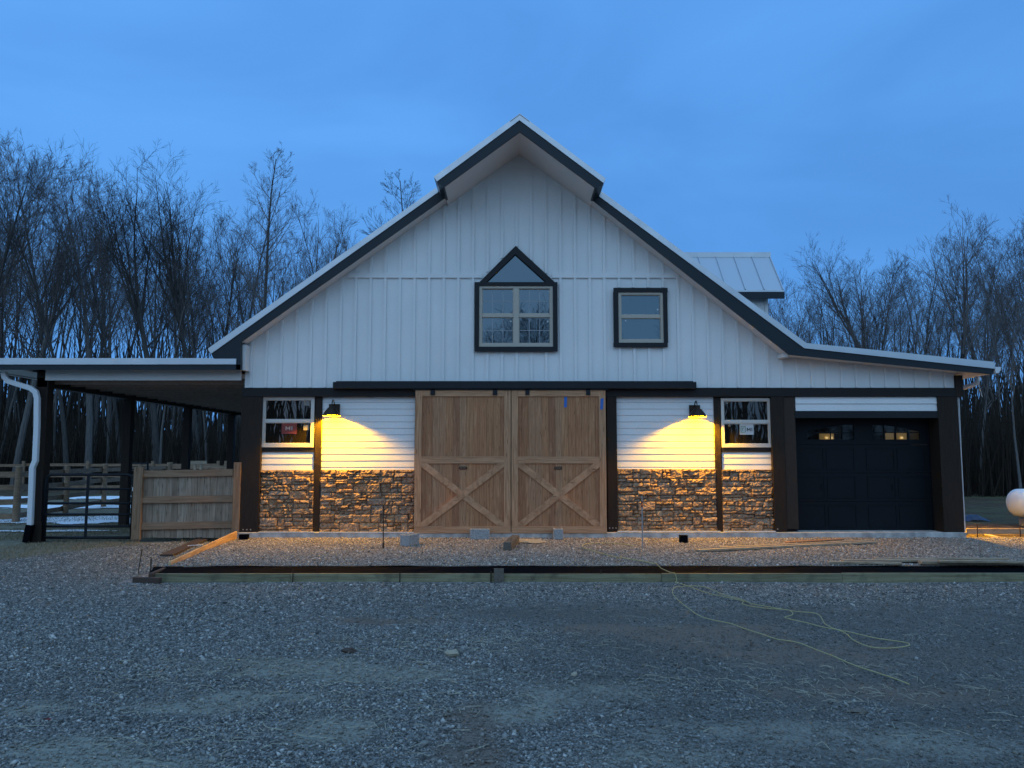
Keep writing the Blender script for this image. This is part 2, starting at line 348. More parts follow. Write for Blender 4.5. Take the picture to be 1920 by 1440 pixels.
M['sand'] = mat('spilled_sand', (0.36,0.31,0.23), 0.95, spec=0.1); t = NT(M['sand']); t.bump(t.noise(t.pos(), 40, 5), 0.6, 0.01)
def bark(name, c1, c2):
    m = mat(name, c1, 0.9, spec=0.15); t = NT(m); oi = t.n('ShaderNodeObjectInfo'); a = t.noise(t.pos((6,6,1)), 2.5, 6)
    c = t.mix(t.g(a, .3, .7), c1, c2); k = t.g(oi.outputs['Random'], 0, 1, 0.4, 1.3); t.color(t.mix(1.0, c, k, 'MULTIPLY')); t.bump(a, 0.5, 0.02); return m
M['bark'] = bark('grey_bark', (0.065,0.061,0.059), (0.12,0.113,0.107)); M['twig'] = bark('twig_bark', (0.10,0.088,0.085), (0.14,0.125,0.12))
M['brush'] = mat('bare_brush', (0.035,0.028,0.022), 0.95, spec=0.1)

# ------------------------------------------------------------------ ground
def nz2(x, y, s=1.0, seed=0.0):
    x = np.asarray(x, float)*s + seed*13.7; y = np.asarray(y, float)*s + seed*7.3
    return (np.sin(x*1.3+1.7*np.sin(y*.9+1)) + np.sin(y*1.1+1.9*np.sin(x*.7+2)) + .6*np.sin(2.3*x-1.7*y+seed) + .5*np.sin(3.1*y+1.9*x+2*seed) + .3*np.sin(5.7*x+4.1*y))/3.4
def sstep(a, b, x):
    t_ = np.clip((np.asarray(x, float)-a)/(b-a), 0, 1); return t_*t_*(3-2*t_)
PADZ, LOTZ = -0.08, -0.27
def H(x, y):
    x = np.asarray(x, float); y = np.asarray(y, float)
    side = np.maximum(sstep(-5.2, -6.5, x), sstep(9.6, 11.0, x))
    h = LOTZ + 0.10*sstep(12.4, 16.2, y)*side + 0.10*sstep(16.4, 18, y)*(1-side)
    h = h + 0.012*nz2(x, y, 0.9) + 0.02*nz2(x, y, 0.3, 2) * (y < 11.6)
    h = h + sstep(30, 70, y)*0.5*nz2(x, y, 0.06, 1) - 0.10*sstep(17, 26, y)*sstep(9, 12, x)
    return h
def grid_obj(name, xs, ys, zf, mt, mask=None, parent=None, kind=None):
    X, Y = np.meshgrid(xs, ys); Z = zf(X, Y); nx, ny = len(xs), len(ys)
    v = np.stack([X.ravel(), Y.ravel(), Z.ravel()], 1)
    i = np.arange(nx-1)[None, :] + nx*np.arange(ny-1)[:, None]; i = i.ravel()
    f = np.stack([i, i+1, i+nx+1, i+nx], 1)
    if mask is not None:
        cx = v[f].mean(1); f = f[mask(cx[:, 0], cx[:, 1])]
        used = np.unique(f); rm = np.full(len(v), -1); rm[used] = np.arange(len(used)); v = v[used]; f = rm[f]
    me = bpy.data.meshes.new(name); me.from_pydata(v.tolist(), [], f.tolist()); me.materials.append(mt)
    me.polygons.foreach_set('use_smooth', [True]*len(me.polygons)); me.update()
    o = bpy.data.objects.new(name, me); col.objects.link(o)
    if kind: o['kind'] = kind
    return o
xs = np.concatenate([np.linspace(-700, -62, 14), np.linspace(-60, 60, 241), np.linspace(62, 700, 14)])
ys = np.concatenate([np.linspace(-700, -32, 14), np.linspace(-30, 90, 241), np.linspace(95, 900, 16)])
g = grid_obj('ground', xs, ys, lambda x, y: H(x, y) - 0.012, M['soil'], kind='structure')
def lot_edge(x):      # far edge of the gravel lot
    x = np.asarray(x, float)
    return np.where(x < -6.0, 13.9 + 2.4*sstep(-9.6, -7.2, x) + 0.25*nz2(x, x*0, 1.5) + 0.5*sstep(-9, -14, x)*0, 16.3 + 0.25*nz2(x, x*0, 1.3)*(x > 10))
grid_obj('gravel_lot', np.concatenate([np.arange(-26, -12, .4), np.arange(-12, 12, 0.06), np.arange(12, 26, .4)]), np.concatenate([np.arange(-14, 4, .4), np.arange(4, 17.2, 0.07)]), lambda x, y: H(x, y), M['lot'], mask=lambda x, y: y < lot_edge(x), kind='structure')
grid_obj('turf', np.arange(-34, -5.7, 0.3), np.arange(13.0, 35, 0.3), lambda x, y: H(x, y) - 0.005, M['turf'], kind='structure')
XPL = lambda y: -5.60 + (np.asarray(y, float)-12.3)*(-0.06)
grid_obj('gravel_pad', np.arange(-5.9, 15.2, 0.12), np.arange(12.25, 16.4, 0.12), lambda x, y: PADZ + 0.012*nz2(x, y, 2.2) - 0.16*sstep(10.0, 12.5, x)*0, M['padbed'],
         mask=lambda x, y: (x > XPL(y)+0.06), kind='structure')

def blob(X, Y, px, py, rx, ry, rot=0.0):
    c = G(px, py, LOTZ); dx, dy = X-c.x, Y-c.y; ca, sa = math.cos(rot), math.sin(rot)
    return np.exp(-((((dx*ca+dy*sa)/rx)**2 + ((-dx*sa+dy*ca)/ry)**2))*1.1)
def wear(X, Y):
    n1, n2, n3 = nz2(X, Y, 1.7, 4), nz2(X, Y, 5.0, 5), nz2(X, Y, 0.6, 6)
    dirt = sum(blob(X, Y, *q) for q in ((700,1167,.40,.14),(700,1166,.75,.22),(880,1420,.28,.65,.2),(905,1340,.25,.3),(1290,1190,1.0,.5),(1560,1225,1.3,.6),(1380,1180,.8,.3),(1130,1180,.6,.25),(1650,1300,1.0,.3)))*1.1
    dust = sum(blob(X, Y, *q) for q in ((490,1308,.62,.20),(330,1330,.5,.15),(150,1405,.55,.25),(250,1440,.6,.2),(700,1265,.8,.25),(560,1250,.9,.3),(980,1335,.25,.25),(620,1370,.35,.3),(60,1330,.3,.2))) + .55*sum(blob(X, Y, *q) for q in ((1120,1300,.8,.35),(1400,1370,.9,.25),(1750,1400,.8,.3),(1250,1420,.6,.2)))
    pk = sstep(-.9, 1.4, X-(8.6-Y)*.35+n3*1.2)*sstep(10.6, 9.4, Y+n3*.8)*.85 + .55*blob(X, Y, 1000, 1150, 2.0, .5) + .5*blob(X, Y, 120, 1300, 1.4, .3)
    n4, n5 = nz2(X, Y, 11.0, 8), nz2(X+Y, Y-X, 3.3, 9)
    m = lambda a, k: np.clip(a*(1.0+.5*n1+.5*n5+.45*n2+.4*n4)*1.15-.16, 0, 1)
    return m(dirt, 1), m(dust*1.35, 1), np.clip(pk*(1+.35*n1+.3*n2+.25*n4), 0, 1)
def set_wear(o, X, Y, rep=1):
    a, b, c = wear(np.asarray(X), np.asarray(Y)); w = np.stack([a, b, c, np.ones_like(a)], 1)
    if rep > 1: w = np.repeat(w, rep, 0)
    at = o.data.attributes.new('wear', 'FLOAT_COLOR', 'POINT'); at.data.foreach_set('color', w.ravel().astype(np.float32))
lot = bpy.data.objects['gravel_lot']; co = np.empty(len(lot.data.vertices)*3); lot.data.vertices.foreach_get('co', co); co = co.reshape(-1, 3); set_wear(lot, co[:, 0], co[:, 1])
def stones(name, X, Y, Z, S, mt, seed, label):
    rg = np.random.default_rng(seed); n = len(X)
    base = np.array([[1,0,0],[0,1,0],[-1,0,0],[0,-1,0],[0.05,0.05,.62],[0,0,-.6]], float)
    v = np.repeat(base[None], n, 0) + rg.normal(0, .22, (n, 6, 3))
    a = rg.uniform(0, 2*np.pi, n); b = rg.normal(0, .45, n); c, s = np.cos(a), np.sin(a); cb, sb = np.cos(b), np.sin(b)
    v[:, :, 0] *= rg.uniform(.8, 1.35, n)[:, None]
    x = v[:, :, 0]*c[:, None] - v[:, :, 1]*s[:, None]; y = v[:, :, 0]*s[:, None] + v[:, :, 1]*c[:, None]; z = v[:, :, 2]
    x2 = x*cb[:, None] - z*sb[:, None]; z2 = x*sb[:, None] + z*cb[:, None]
    v = np.stack([x2, y, z2], 2)*S[:, None, None] + np.stack([X, Y, Z], 1)[:, None, :]
    tri = np.array([[0,1,4],[1,2,4],[2,3,4],[3,0,4],[1,0,5],[2,1,5],[3,2,5],[0,3,5]])
    f = (tri[None] + 6*np.arange(n)[:, None, None]).reshape(-1, 3)
    me = bpy.data.meshes.new(name); me.vertices.add(6*n); me.vertices.foreach_set('co', v.ravel())
    me.loops.add(len(f)*3); me.loops.foreach_set('vertex_index', f.ravel().astype(np.int32))
    me.polygons.add(len(f)); me.polygons.foreach_set('loop_start', np.arange(0, len(f)*3, 3, dtype=np.int32)); me.update(calc_edges=True)
    me.materials.append(mt); o = bpy.data.objects.new(name, me); col.objects.link(o); tag(o, label, 'gravel', kind='stuff'); return o
rg = np.random.default_rng(3)
def scatter(n, x0, x1, y0, y1, keep, near=None):
    X = rg.uniform(x0, x1, n); Y = rg.uniform(y0, y1, n); k = keep(X, Y); return X[k], Y[k]
# loose chips of the lot: densest near the camera's side
def lotkeep(X, Y):
    fr = np.abs(X) < 0.70*Y + 1.6
    a, b, c = wear(X, Y); cover = 0.88*(1-.66*np.clip(c, 0, 1))*(1-.8*b)*(1-.7*a) + .04
    edge = (Y < 11.78) | ((X < -5.95) & (Y < lot_edge(X)))
    return fr & edge & (rg.uniform(0, 1, len(X)) < cover)
X1, Y1 = scatter(400000, -8.5, 8.5, 3.6, 8.6, lotkeep); X2, Y2 = scatter(400000, -12.5, 12.5, 8.6, 16.4, lotkeep)
X = np.concatenate([X1, X2]); Y = np.concatenate([Y1, Y2])
S = rg.lognormal(math.log(0.0088), .38, len(X)); S = np.clip(S, .005, .030) * np.where(Y > 8.6, 1.1, 1.0)
S *= (1.0 + 0.30*sstep(.1, .7, nz2(X, Y, 0.8, 7)))*(1-.3*wear(X, Y)[2])
st_ = stones('lot_gravel_chips', X, Y, H(X, Y) + S*0.30, S, M['lotstones'], 5, 'blue-grey crushed stone chips covering the open lot in front of the barn'); set_wear(st_, X, Y, 6)
Xp, Yp = scatter(170000, -5.8, 14, 12.28, 16.36, lambda X, Y: (X > XPL(Y)+0.07) & (np.abs(X) < .72*Y+1))
Sp = np.clip(rg.lognormal(math.log(0.0125), .32, len(Xp)), .007, .03)
stones('pad_gravel_stones', Xp, Yp, PADZ + 0.012*nz2(Xp, Yp, 2.2) + Sp*.3, Sp, M['padstones'], 6, 'brownish loose gravel filling the framed pad before the barn doors')

def blades(name, X, Y, Z, L, W, tilt, mt, label, cat, seed=1, flat=False):
    rg_ = np.random.default_rng(seed); n = len(X); a = rg_.uniform(0, 2*np.pi, n); k = rg_.normal(0, tilt, (n, 2))
    v = np.zeros((n, 6, 3)); dx, dy = np.cos(a)*W, np.sin(a)*W
    if flat:
        ex, ey = -np.sin(a)*L, np.cos(a)*L; bend = rg_.normal(0, .18, n)*L
        pts = [(0,0,0),(ex*.5+np.cos(a)*bend, ey*.5+np.sin(a)*bend, .006+rg_.uniform(0,.012,n)),(ex, ey, 0.004)]
    else: pts = [(0,0,0),(k[:,0]*L*.4, k[:,1]*L*.4, L*.6),(k[:,0]*L, k[:,1]*L, L*.9)]
    for i, p in enumerate(pts):
        w = 1.0 if i < 2 else (0.6 if flat else 0.15)
        for j, sg in enumerate((-1, 1)):
            v[:, i*2+j, 0] = X + p[0] + sg*dx*w; v[:, i*2+j, 1] = Y + p[1] + sg*dy*w; v[:, i*2+j, 2] = Z + p[2] + (j*W if flat else 0)
    q = np.array([[0,1,3,2],[2,3,5,4]]); f = (q[None] + 6*np.arange(n)[:, None, None]).reshape(-1, 4)
    me = bpy.data.meshes.new(name); me.vertices.add(6*n); me.vertices.foreach_set('co', v.ravel())
    me.loops.add(len(f)*4); me.loops.foreach_set('vertex_index', f.ravel().astype(np.int32))
    me.polygons.add(len(f)); me.polygons.foreach_set('loop_start', np.arange(0, len(f)*4, 4, dtype=np.int32)); me.update(calc_edges=True)
    me.materials.append(mt); o = bpy.data.objects.new(name, me); col.objects.link(o); return tag(o, label, cat, kind='stuff')
Xg, Yg = scatter(60000, -16, -5.9, 13.2, 24, lambda X, Y: (Y > lot_edge(X)-.3) & (nz2(X, Y, 1.1, 3) > -.35))
blades('grass', Xg, Yg, H(Xg, Yg)-.01, rg.uniform(.03, .09, len(Xg)), .003, .5, M['grass'], 'short dry winter grass beside the lean-to gate', 'grass', 2)
def strawkeep(X, Y):
    d = np.minimum(((X+1.3)/1.3)**2 + ((Y-6.2)/0.9)**2, ((X+0.6)/2.0)**2 + ((Y-8.0)/.6)**2); d = np.minimum(d, ((X-2.6)/1.7)**2 + ((Y-6.6)/.8)**2*1.6); d = np.minimum(d, ((X+1.9)/.7)**2 + ((Y-5.4)/.5)**2); d = np.minimum(d, ((X+2.6)/1.2)**2 + ((Y-6.9)/.7)**2)
    return (rg.uniform(0, 1, len(X)) < np.maximum(0.9*np.exp(-d*1.2), 0.06)) & (np.abs(X) < .7*Y+1)
Xs, Ys = scatter(17000, -8, 8, 4.2, 11.4, strawkeep)
blades('straw', Xs, Ys, H(Xs, Ys)+.015, rg.uniform(.04, .20, len(Xs)), .0018, .5, M['straw'], 'thin pale straw wisps strewn over the gravel lot', 'straw', 4, flat=True)

# snow left in the pasture
def snowmask(x, y):
    w = nz2(x, y, 1.2, 8)*.55 + nz2(x*1.0, y, 3.1, 9)*.30
    a = (np.abs(y-21.8-(x+11)*.06)/1.25 + w < .80) & (x < -9.0) & (x > -19)
    b = (np.abs(y-27.4)/1.1 + w < .80) & (x < -10.8) & (x > -24); c = (np.abs(y-33)/1.6 + w < .8) & (x < -12) & (x > -28)
    d = (np.abs(y-18.6)/.35 + w < .5) & (x < -9.4) & (x > -16)
    return a | b | c | d
grid_obj('snow', np.arange(-28, -8, .11), np.arange(17.5, 35, .11), lambda x, y: H(x, y)+.022, M['snow'], mask=snowmask, kind='stuff')
bpy.data.objects['snow']['label'] = 'patches of old snow lying in the pasture behind the gate'; bpy.data.objects['snow']['category'] = 'snow'
# spilled sand
def sandpatch(name, cx, cy, rx, ry, z, label, mt='sand', seed=1):
    o = grid_obj(name, np.arange(cx-rx*1.4, cx+rx*1.4, .04), np.arange(cy-ry*1.4, cy+ry*1.4, .04),
        lambda x, y: z(x, y) + 0.03*np.exp(-(((x-cx)/rx)**2+((y-cy)/ry)**2)*1.3), M[mt],
        mask=lambda x, y: ((x-cx)/rx)**2+((y-cy)/ry)**2 + .45*nz2(x, y, 6, seed) < .8)
    tag(o, label, 'sand', kind='stuff')
pz = lambda x, y: PADZ + .018 + 0*x
p = G(985, 1017, PADZ); sandpatch('spilled_sand', p.x, p.y, .42, .42, pz, 'small heap of pale sand right of the old timber')

# ------------------------------------------------------------------ barn
barn = empty('barn', (0, YW, 0), 'white board-and-batten barn with black trim, cedar sliding doors and stone base', 'barn')
wl = lambda px, py, Y=YW: (F(px, py, Y).x, F(px, py, Y).z)
def rect(x0, x1, y0, y1, Y):            # pixel rectangle -> x0, x1, z0, z1 at plane Y (x taken at mid height)
    ym = (y0+y1)/2; return F(x0, ym, Y).x, F(x1, ym, Y).x, F((x0+x1)/2, y1, Y).z, F((x0+x1)/2, y0, Y).z
def pbox(mb, x0, x1, y0, y1, Yf, d, mi=0, Yp=None):
    a, b, c, e = rect(x0, x1, y0, y1, Yp or Yf); mb.box(a, b, Yf, Yf+d, c, e, mi); return mb
P_ = lambda pts, Y: [wl(a, b, Y) for a, b in pts]
# roofs
mt = MB(); mt.prism(P_([(818,354),(390.5,655.5),(396,663.5),(822,360.5)], YR), YR-.02, YB+.4)
mt.prism(P_([(1124.8,358.5),(1512,645.5),(1865,681),(1864,691.5),(1507.4,653),(1119,365.5)], YR), YR-.02, YB+.4)
mt.prism(P_([(974.5,215.5),(1135,336.5),(1131.7,343.7),(974,226),(819.6,340.6),(814,333)], YC), YC-.02, YB+.4)
for a, b, Y0 in (((818,354),(390.5,655.5),YR), ((1124.8,358.5),(1512,645.5),YR), ((1512,645.5),(1865,681),YR), ((974.5,215.5),(1135,336.5),YC), ((814,333),(974.5,215.5),YC)):
    A, B = F(*a, Y0), F(*b, Y0); y = Y0 + .02
    while y < YB + .4:
        mt.bar((A.x, y, A.z+.012), (B.x, y, B.z+.012), .02, .035, up=(0,0,1)); y += .406
cap = F(974.5, 215.5, YC)
mt.prism([(cap.x-.20, cap.z-.150), (cap.x, cap.z+.002), (cap.x+.20, cap.z-.150), (cap.x+.20, cap.z-.138), (cap.x, cap.z+.016), (cap.x-.20, cap.z-.138)], YC-.035, YB+.4)
mt.build('roof', M['roofmetal'], barn)
fa = MB()
fa.prism(P_([(822,360),(396,663),(402,673.3),(442.6,673.3),(442.6,693.2),(451,693.2),(451,641.7),(834.6,370.4)], YR), YR, YR+.045)
fa.prism(P_([(1119,365),(1507.4,652.5),(1864,691),(1861.6,702),(1479.8,665),(1109,373.3)], YR), YR, YR+.045)
fa.prism(P_([(974,225.5),(1131.7,343.2),(1117.5,353),(974.8,247),(831,351.5),(819.6,340)], YC), YC, YC+.045)
# eave fascia boards of the raised centre roof and the boxed left eave
a, b = F(819.6,340.3,YC), F(831,351.5,YC); fa.prism([(a.x,a.z),(b.x,b.z),(b.x+.03,b.z+.02),(a.x+.03,a.z+.02)], YC+.045, YR+.03)
a, b = F(1131.7,343.5,YC), F(1117.5,353,YC); fa.prism([(a.x,a.z),(b.x,b.z),(b.x-.03,b.z+.02),(a.x-.03,a.z+.02)], YC+.045, YR+.03)
fa.prism(P_([(396,663.5),(402,673),(451,693),(451,641.7),(430,655)], YR), YR+.045, YB)
fa.build('fascia', M['fascia'], barn)
sf = MB()
def line_off(p, dz): return [(x, z+dz) for x, z in p]
sf.prism(line_off(P_([(822,361),(451,625),(451,641),(834.6,370.0)], YR), .006), YR+.045, YB)
sf.prism(line_off(P_([(1119,366),(1507.4,653.5),(1864,692),(1861.6,701),(1479.8,664.5),(1109,373)], YR), .006), YR+.045, YB)
sf.prism(line_off(P_([(974,227),(1128,343),(1117.3,352),(974.8,246.6),(831.2,350.5),(823,340)], YC), .006), YC+.045, YB)
# frieze strips where soffit meets wall, corner trim and eave return block
pbox(sf, 452.3, 460.4, 646, 694, YR+.12, .40, Yp=YR+.12)
pbox(sf, 1467, 1479, 663, 669.5, YR+.1, .30)
sf.build('soffit', M['trimwhite'], barn)
# gable wall with battens
ZP = [F(440,649.5,YR), F(451,641.7,YR), F(834.6,370.4,YR), F(974.8,247,YC), F(1109,373.3,YR), F(1479.8,665,YR), F(1861.6,702,YR)]
def ztop(x):
    for a, b in zip(ZP, ZP[1:]):
        if a.x <= x <= b.x: return a.z + (b.z-a.z)*(x-a.x)/(b.x-a.x)
    return ZP[-1].z
xl, xr = F(460,690,YW).x, F(1793,715,YW).x; zb = F(1100,727,YW).z; ztrack = F(965,716,YW).z
wall = MB(); pts = [(xl, zb), (xr, zb), (xr, ztop(xr)+.03)] + [(q.x, q.z+.03) for q in reversed(ZP[2:6])] + [(xl, ztop(xl)+.03)]
wall.prism(pts, YW, YW+.12)
xb0 = F(1078.8, 600, YW).x; sp = 27.8/FPX*YW*1.0
zband0, zband1 = F(1000,521.5,YW).z, F(1000,513,YW).z
WIN = [rect(890,1045.5,528.6,658.8,YW), rect(1150.5,1252,539.5,650.5,YW)]
TRI = (wl(898.3,527.5), wl(1040.5,529), wl(966.8,460.8))
def segs(x):            # battens: free vertical spans at x
    zt = ztop(x)-.0; cuts = []
    for a, b, c, e in WIN:
        if a-.02 < x < b+.02: cuts.append((c-.0, e))
    if TRI[0][0] < x < TRI[1][0]:
        tz = TRI[0][1] + (TRI[2][1]-TRI[0][1])*(1-abs(x-TRI[2][0])/((TRI[1][0]-TRI[0][0])/2)); cuts.append((WIN[0][3]-.02, tz))
    s0 = zb+.004 if not (F(624,715,YW).x < x < F(1306,715,YW).x) else ztrack-.01
    out = [(s0, zband0, 0), (zband1, zt, 1)] if zt > zband1 else [(s0, zt, 0)]
    for c0, c1 in cuts:
        new = []
        for a, b, k in out:
            if c1 <= a or c0 >= b: new.append((a, b, k)); continue
            if c0 > a: new.append((a, c0-.012, k))
            if c1 < b: new.append((c1, b, k))
        out = new
    return out
rnd = random.Random(11)
for k in range(-45, 40):
    x = xb0 + k*sp
    if x < xl+.03 or x > xr-.05: continue
    for a, b, kk in segs(x):
        if b-a > .05: wall.box(x-.027+rnd.uniform(-.002,.002), x+.027, YW-.030+rnd.uniform(-.003,.002), YW+.004, a, b)
# belly band
xa = next(x/100 for x in range(-600, 600) if ztop(x/100) > zband1); xz = next(x/100 for x in range(600, -600, -1) if ztop(x/100) > zband1)
for a, b in ((xa, WIN[0][0]), (WIN[0][1], xz)):
    a2, b2 = (a, TRI[0][0]+.06) if a == xa else (TRI[1][0]-.06, b)
    wall.box(a2, b2, YW-.036, YW+.004, zband0, zband1)
wall.build('gable_wall', M['white'], barn)
# side and back walls (seen from a step aside)
bw = MB(); ze = F(453, 693, YW).z
bw.box(xl, xl+.12, YW+.12, YB-.12, .04, ztop(xl)-.01); bw.box(xr-.02, xr+.10, YW+.12, YB-.12, .04, ztop(xr)-.03)
bw.prism([(xl, .04), (xr, .04), (xr, ztop(xr)+.0)] + [(q.x, q.z+.0) for q in reversed(ZP[2:6])] + [(xl, ztop(xl))], YB-.12, YB)
bw.build('side_wall', M['white'], barn)
# infill wall behind the lower cladding and garage reveal
inf = MB()
pbox(inf, 452, 1474, 728, 1000, YW+.10, .08)
XG0, XG1 = F(1494,850,YW).x, F(1765,850,YW).x
inf.box(F(1474,850,YW).x, XG0, YW+.10, YW+.5, .04, zb); inf.box(XG1, F(1800,850,YW).x, YW+.10, YW+.5, .04, zb)
inf.box(XG0, XG1, YW+.10, YW+.5, F(1600,783.4,YW).z+.004, zb)
inf.build('frame_wall', M['header'], barn)
# header beam and track cover
hb = MB(); pbox(hb, 454, 1797, 727, 743.3, YW-.05, .14); hb.build('header_beam', M['header'], barn)
tk = MB(); pbox(tk, 624, 1306, 716, 728.5, YW-.17, .16); pbox(tk, 775, 1141, 727.5, 731.5, YW-.14, .08)
pbox(tk, 630, 1300, 714.4, 716.4, YW-.15, .14); tk.build('door_track', M['black'], barn, bevel=.006)
# posts
ps = MB()
def post(x0t, x1t, x0b, x1b, yt, yb, Yf=YW-.04, d=.14):
    a, b = wl(x0t, yt, Yf), wl(x1t, yt, Yf); c, e = wl(x0b, yb, Yf), wl(x1b, yb, Yf)
    xx0 = (a[0]+c[0])/2; xx1 = (b[0]+e[0])/2; return xx0, xx1, c[1], a[1]
POSTS = [(451,489.5,447,486,743.3,998), (589,602,585.5,598,743.3,998), (1137.5,1156,1140,1159,743.3,996), (1339.3,1352.5,1346,1356.5,743.3,996),
         (1447,1472,1451,1473,743.3,996)]
for q in POSTS:
    x0, x1, z0, z1 = post(*q); thin = x1-x0 < .25; mb = MB(); mb.box(x0, x1, YW+.030 if thin and q[0] not in (1137.5,) else YW-.04, YW+.10, z0, z1); mb.build('post', M['post'], barn, bevel=.006)
x0, x1, z0, z1 = post(1472.5,1492,1474,1497,743.3,992); mb = MB(); mb.box(x0, x1, YW-.015, YW+.10, z0, z1); mb.build('door_jamb', M['postwarm'], barn)
x0, x1, z0, z1 = post(1763,1797,1765,1813,743.3,999); mb = MB(); mb.box(x0, x1-.03, YW-.04, YW+.35, z0-.02, z1); pbox(mb, 1792, 1806, 703.5, 743.5, YW-.055, .2); mb.build('post', M['post'], barn, bevel=.006)
for x, y in ((456,993),(463,993),(470,993),(1143,990),(1149,990),(1155,990),(1458,992)):
    q = F(x, y, YW-.04); bt = MB(); bt.tube([(q.x, YW-.04, q.z), (q.x, YW-.055, q.z)], .014, 8); bt.build('bolt', M['galv'], barn)
# window aprons (dark rails under the lower windows)
for q in ((489,589,838.6,847.6),(1352.5,1449,838.8,847.8)): ap = MB(); pbox(ap, *q, YW+.048, .05); ap.build('window_apron', M['header'], barn)
# lap siding
def lap(x0, x1, y0, y1):
    a, b, c, e = rect(x0, x1, y0, y1, YW+.06); mb = MB(); h = .1375; z = e
    while z > c:
        zl = max(z-h, c); Yt, Yb_ = YW+.070, YW+.060
        mb.add([(a,Yb_,zl+.004),(b,Yb_,zl+.004),(b,Yt,z),(a,Yt,z),(a,YW+.1,zl+.004),(b,YW+.1,zl+.004),(b,YW+.1,z),(a,YW+.1,z)], [(0,1,2,3),(4,5,1,0)]); z -= h
    mb.build('lap_siding', M['white'], barn)
lap(601, 777.5, 743, 882); lap(1155, 1340, 743, 880); lap(488, 588, 846, 882); lap(1354, 1449, 846, 882)
ls = MB(); a, b, c, e = rect(1491.5, 1763, 744, 771, YW-.0); h = (e-c)/2
for i in range(2):
    z = e-i*h; ls.add([(a,YW-.012,z-h+.006),(b,YW-.012,z-h+.006),(b,YW+.006,z),(a,YW+.006,z),(a,YW+.1,z-h+.006),(b,YW+.1,z-h+.006),(b,YW+.1,z),(a,YW+.1,z)], [(0,1,2,3),(4,5,1,0),(0,3,7,4),(1,5,6,2)])
ls.build('lap_siding', M['white'], barn)
ln = MB(); pbox(ln, 1491, 1764, 771.2, 783.6, YW-.03, .14); ln.build('garage_lintel', M['black'], barn)
# ledge stone
def ledge(x0, x1, y0, y1, seed):
    a, b, c, e = rect(x0, x1, y0, y1, YW); rr = random.Random(seed); mb = MB()
    mb.box(a, b, YW+.06, YW+.10, c, e, 1)
    def stone(sx0, sx1, sz0, sz1):
        g_ = .003; sx0 += g_; sx1 -= g_; sz0 += g_; sz1 -= g_
        if sx1-sx0 < .02 or sz1-sz0 < .012: return
        nx = max(3, int((sx1-sx0)/.028)); nz = max(3, int((sz1-sz0)/.022)); d = rr.uniform(.0, .050); tx = rr.uniform(-.02, .02); tz = rr.uniform(-.022, .022)
        v = []; ph = rr.uniform(0, 99); fa_ = rr.uniform(.5, 1.5)
        for j in range(nz+1):
            for i in range(nx+1):
                u, w = i/nx, j/nz; edge = min(u, 1-u)*nx < .5 or min(w, 1-w)*nz < .5
                dep = d + tx*(u-.5) + tz*(w-.5) + rr.gauss(0, .0065)*fa_ + .010*math.sin(u*5+ph)*math.cos(w*4+ph)
                if edge: dep -= .012 + rr.uniform(0, .006)
                jx = 0 if i in (0, nx) else rr.gauss(0, .003); jz = 0 if j in (0, nz) else rr.gauss(0, .003)
                if edge: jx += (0.5-u)*rr.uniform(0, .006); jz += (0.5-w)*rr.uniform(0, .006)
                v.append((sx0+(sx1-sx0)*u+jx, YW+.035-dep, sz0+(sz1-sz0)*w+jz))
        n = nx+1; f = [(j*n+i, j*n+i+1, (j+1)*n+i+1, (j+1)*n+i) for j in range(nz) for i in range(nx)]
        bnd = [i for i in range(n)] + [j*n+nx for j in range(1, nz+1)] + [nz*n+i for i in range(nx-1, -1, -1)] + [j*n for j in range(nz-1, 0, -1)]
        o = len(v); v += [(v[k][0], YW+.065, v[k][2]) for k in bnd]; m_ = len(bnd)
        f += [(bnd[k], o+k, o+(k+1) % m_, bnd[(k+1) % m_]) for k in range(m_)]
        mb.add(v, f, 0)
    z = c
    while z < e-.02:
        rh = rr.uniform(.11, .20); rh = min(rh, e-z)
        if e-z-rh < .05: rh = e-z
        x = a
        while x < b-.01:
            w = rr.uniform(.14, .44) ; w = min(w, b-x)
            if b-x-w < .08: w = b-x
            k = rr.random()
            if k < .46 and w < .42: stone(x, x+w, z, z+rh)
            elif k < .90:
                s_ = rr.uniform(.35, .65)*rh; 
                if rr.random() < .5: stone(x, x+w, z, z+s_)
                else: q = x+w*rr.uniform(.35,.65); stone(x, q, z, z+s_); stone(q, x+w, z, z+s_)
                if rr.random() < .5: stone(x, x+w, z+s_, z+rh)
                else: q = x+w*rr.uniform(.35,.65); stone(x, q, z+s_, z+rh); stone(q, x+w, z+s_, z+rh)
            else:
                s1, s2 = .33*rh*rr.uniform(.8,1.2), .66*rh*rr.uniform(.92,1.08)
                for p0, p1 in ((0, s1), (s1, s2), (s2, rh)):
                    q = x+w*rr.uniform(.3,.7); stone(x, q, z+p0, z+p1); stone(q, x+w, z+p0, z+p1)
            x += w
        z += rh
    mb.build('stone_veneer', [M['stone'], M['mortar']], barn)
ledge(486.5, 587, 881.6, 998, 1); ledge(599.5, 777, 880.8, 998, 2); ledge(1157.5, 1344, 879.3, 996.5, 3); ledge(1355, 1450.5, 880.5, 996.5, 4)
# slab
sl = MB(); zs = .036
sl.box(F(444,1000,YW-.1).x, F(1812,1000,YW-.1).x, YW-.10, YB, -.25, zs); sl.build('slab', M['concrete'], barn, bevel=.01)
for q in ((484,588,997.3,998.6),(598,778,997.6,998.8),(1158,1351,995.8,997.4),(1358,1455,995.8,997.4)): fl = MB(); pbox(fl, *q, YW-.11, .05); fl.build('base_flashing', M['gutter'], barn)

